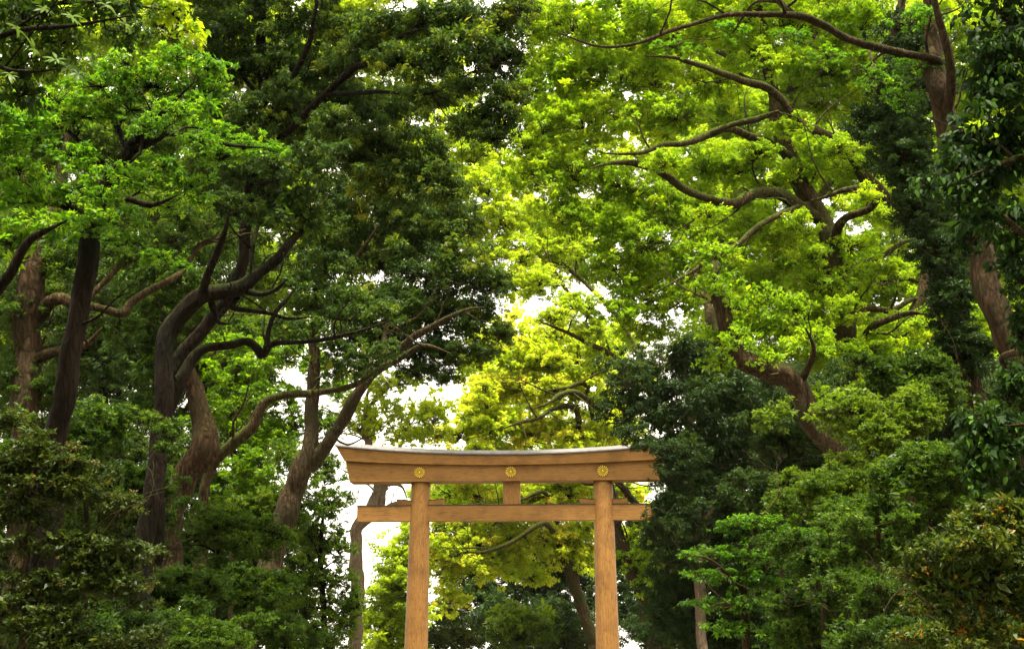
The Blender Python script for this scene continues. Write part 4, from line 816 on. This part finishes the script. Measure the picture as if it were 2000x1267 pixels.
LM = [leaf_mesh(.30, .1, F_LIME, .45)] + [leaf_mesh(.28, tv, F_MID, .45) for tv in (.5, .8, 1.0)]
for (px, py, n_) in ((138,38,9),(110,122,10),(128,132,8),(62,100,8),(152,148,7),(30,60,8),(205,15,8),(20,150,8),(85,20,8),(240,50,7)):
    c_ = P(px, py, 15.3 + r_.uniform(-.2, .2)); ax = nrm(np.array([.5 + r_.normal()*.3, -.5, .5]))
    b1 = nrm(np.cross(ax, [0, 0, 1])); b2 = np.cross(ax, b1); k_ = 0 if n_ > 8 else 1 + r_.randint(3)
    for j in range(n_):
        a_ = 6.283*j/n_ + r_.uniform(-.35, .35)
        put_leaf(LM[k_], ROSETTE_TREE, c_ + ax*r_.uniform(0, .05), b1*math.cos(a_) + b2*math.sin(a_) + ax*r_.uniform(.1, .6) + np.array([.25, 0, -.2]), ax, r_.uniform(.08, .17))
# ---- woodland that closes the view behind the two rows
def wood_mass(name, label, Y, lobes, leaf, seed, tint, cov=1.4, style='puff'):
    grow(name, label, 'woodland', Y, [], lobes, leaf, style, B_BROWN, cov=cov, seed=seed, tint=tint, kind='stuff', branches=False, twigs=False, depth=.8)
rb = Rng(5)
def grid(x0, x1, dx, y0, y1, dy, rx, ry, d):
    return [(x + rb.uniform(-30, 30), y + rb.uniform(-30, 30), rx*rb.uniform(.8, 1.2), ry*rb.uniform(.8, 1.2), rb.uniform(-d, d)) for x in range(x0, x1, dx) for y in range(y0, y1, dy)]
wood_mass('woodland', 'dim green woodland behind the left-hand trees', 62, grid(-60, 570, 90, 250, 1270, 80, 75, 55, 4), F_MID, 91, .6, 1.9)
wood_mass('woodland', 'sunlit yellow-green crowns glimpsed far behind the left-hand trees', 80, grid(-60, 640, 100, 0, 700, 85, 80, 60, 5), F_PALE, 94, .3, 2.0)
wood_mass('woodland', 'sunny lime woodland behind the right-hand trees', 72, grid(1420, 2080, 100, -20, 800, 85, 85, 60, 4), F_LIME, 92, .65, 2.3)
wood_mass('woodland', 'dark woodland on the right below the lime crowns', 60, grid(1420, 2080, 100, 760, 1290, 85, 85, 60, 4), F_BLUE, 93, .6, 2.4, 'oak')
wood_mass('woodland', 'pale lime crowns showing behind the tall dark tree', 82, grid(640, 900, 75, -20, 520, 75, 60, 46, 4), F_PALE, 101, .5, 1.9)
wood_mass('woodland', 'pale golden crowns far behind the gate', 128, grid(930, 1260, 60, 670, 1010, 55, 46, 34, 5), F_YELL, 102, .55, 1.4)
wood_mass('woodland', 'hazy green trees far beyond the gate opening', 124, grid(850, 1270, 60, 940, 1150, 55, 46, 34, 4), F_LIME, 103, .4, 1.5)
wood_mass('woodland', 'lime crowns behind the great mossy camphor', 78, grid(1080, 1450, 80, -20, 600, 80, 62, 46, 4), F_PALE, 98, .4, 2.1)
wood_mass('woodland', 'low dark undergrowth closing the view at the far right', 58, grid(1330, 2100, 90, 1130, 1310, 60, 70, 45, 3), F_BLUE, 99, .4, 2.0, 'oak')
wood_mass('woodland', 'low dark undergrowth closing the view at the far left', 58, grid(-80, 600, 90, 1080, 1310, 60, 70, 45, 3), F_MID, 100, .3, 2.0, 'oak')
# unseen trees beside and behind the viewpoint, added to hold back frontal sky light
def shade_wood(label, x0, x1, y0, y1, z0, z1, n, seed):
    r_ = Rng(seed); C = np.stack([r_.uniform(x0, x1, n), r_.uniform(y0, y1, n), r_.uniform(z0, z1, n)], 1)
    t = empty('woodland', (float(C[:, 0].mean()), float(C[:, 1].mean()), 0)); tag(t, label, 'woodland', kind='stuff')
    crown_object('foliage', np.array(t.location), C, r_.uniform(.7, 1.5, n), r_.normal(size=n)*.15 + .4, STY['puff'], .24, 1.3, F_MID, t, r_)
shade_wood('unseen dense wood beside and behind the viewpoint on the left, added for shade', -30, -11, -35, 20, 1, 21, 1500, 95)
shade_wood('unseen dense wood beside and behind the viewpoint on the right, added for shade', 11, 30, -35, 20, 1, 21, 1500, 96)
shade_wood('unseen canopy over the path behind the viewpoint, added for shade', -11, 11, -45, -8, 7, 19, 1000, 97)
# ------------------------------------------------------------------ the soft air under the trees
HZ = 0.00004
hm = bpy.data.materials.new('haze'); hm.use_nodes = True; hn = hm.node_tree; hn.nodes.clear()
ho = hn.nodes.new('ShaderNodeOutputMaterial'); hv = hn.nodes.new('ShaderNodeVolumePrincipled')
hv.inputs['Color'].default_value = (0.92, 0.97, 0.86, 1); hv.inputs['Density'].default_value = HZ; hv.inputs['Anisotropy'].default_value = 0.2
hn.links.new(hv.outputs[0], ho.inputs['Volume'])
HX0, HX1, HY0, HY1, HZ0, HZ1 = -1510, 1510, -410, 2510, -1.0, 42.0
hz = mesh_np('haze', [(x, y, z) for x in (HX0, HX1) for y in (HY0, HY1) for z in (HZ0, HZ1)], [[0, 1, 3, 2], [4, 6, 7, 5], [0, 4, 5, 1], [2, 3, 7, 6], [0, 2, 6, 4], [1, 5, 7, 3]], hm, None, False)
tag(hz, 'thin pale haze in the air between the trees', 'haze', kind='stuff')
S.cycles.volume_bounces = 0
print('LEAVES', STAT)
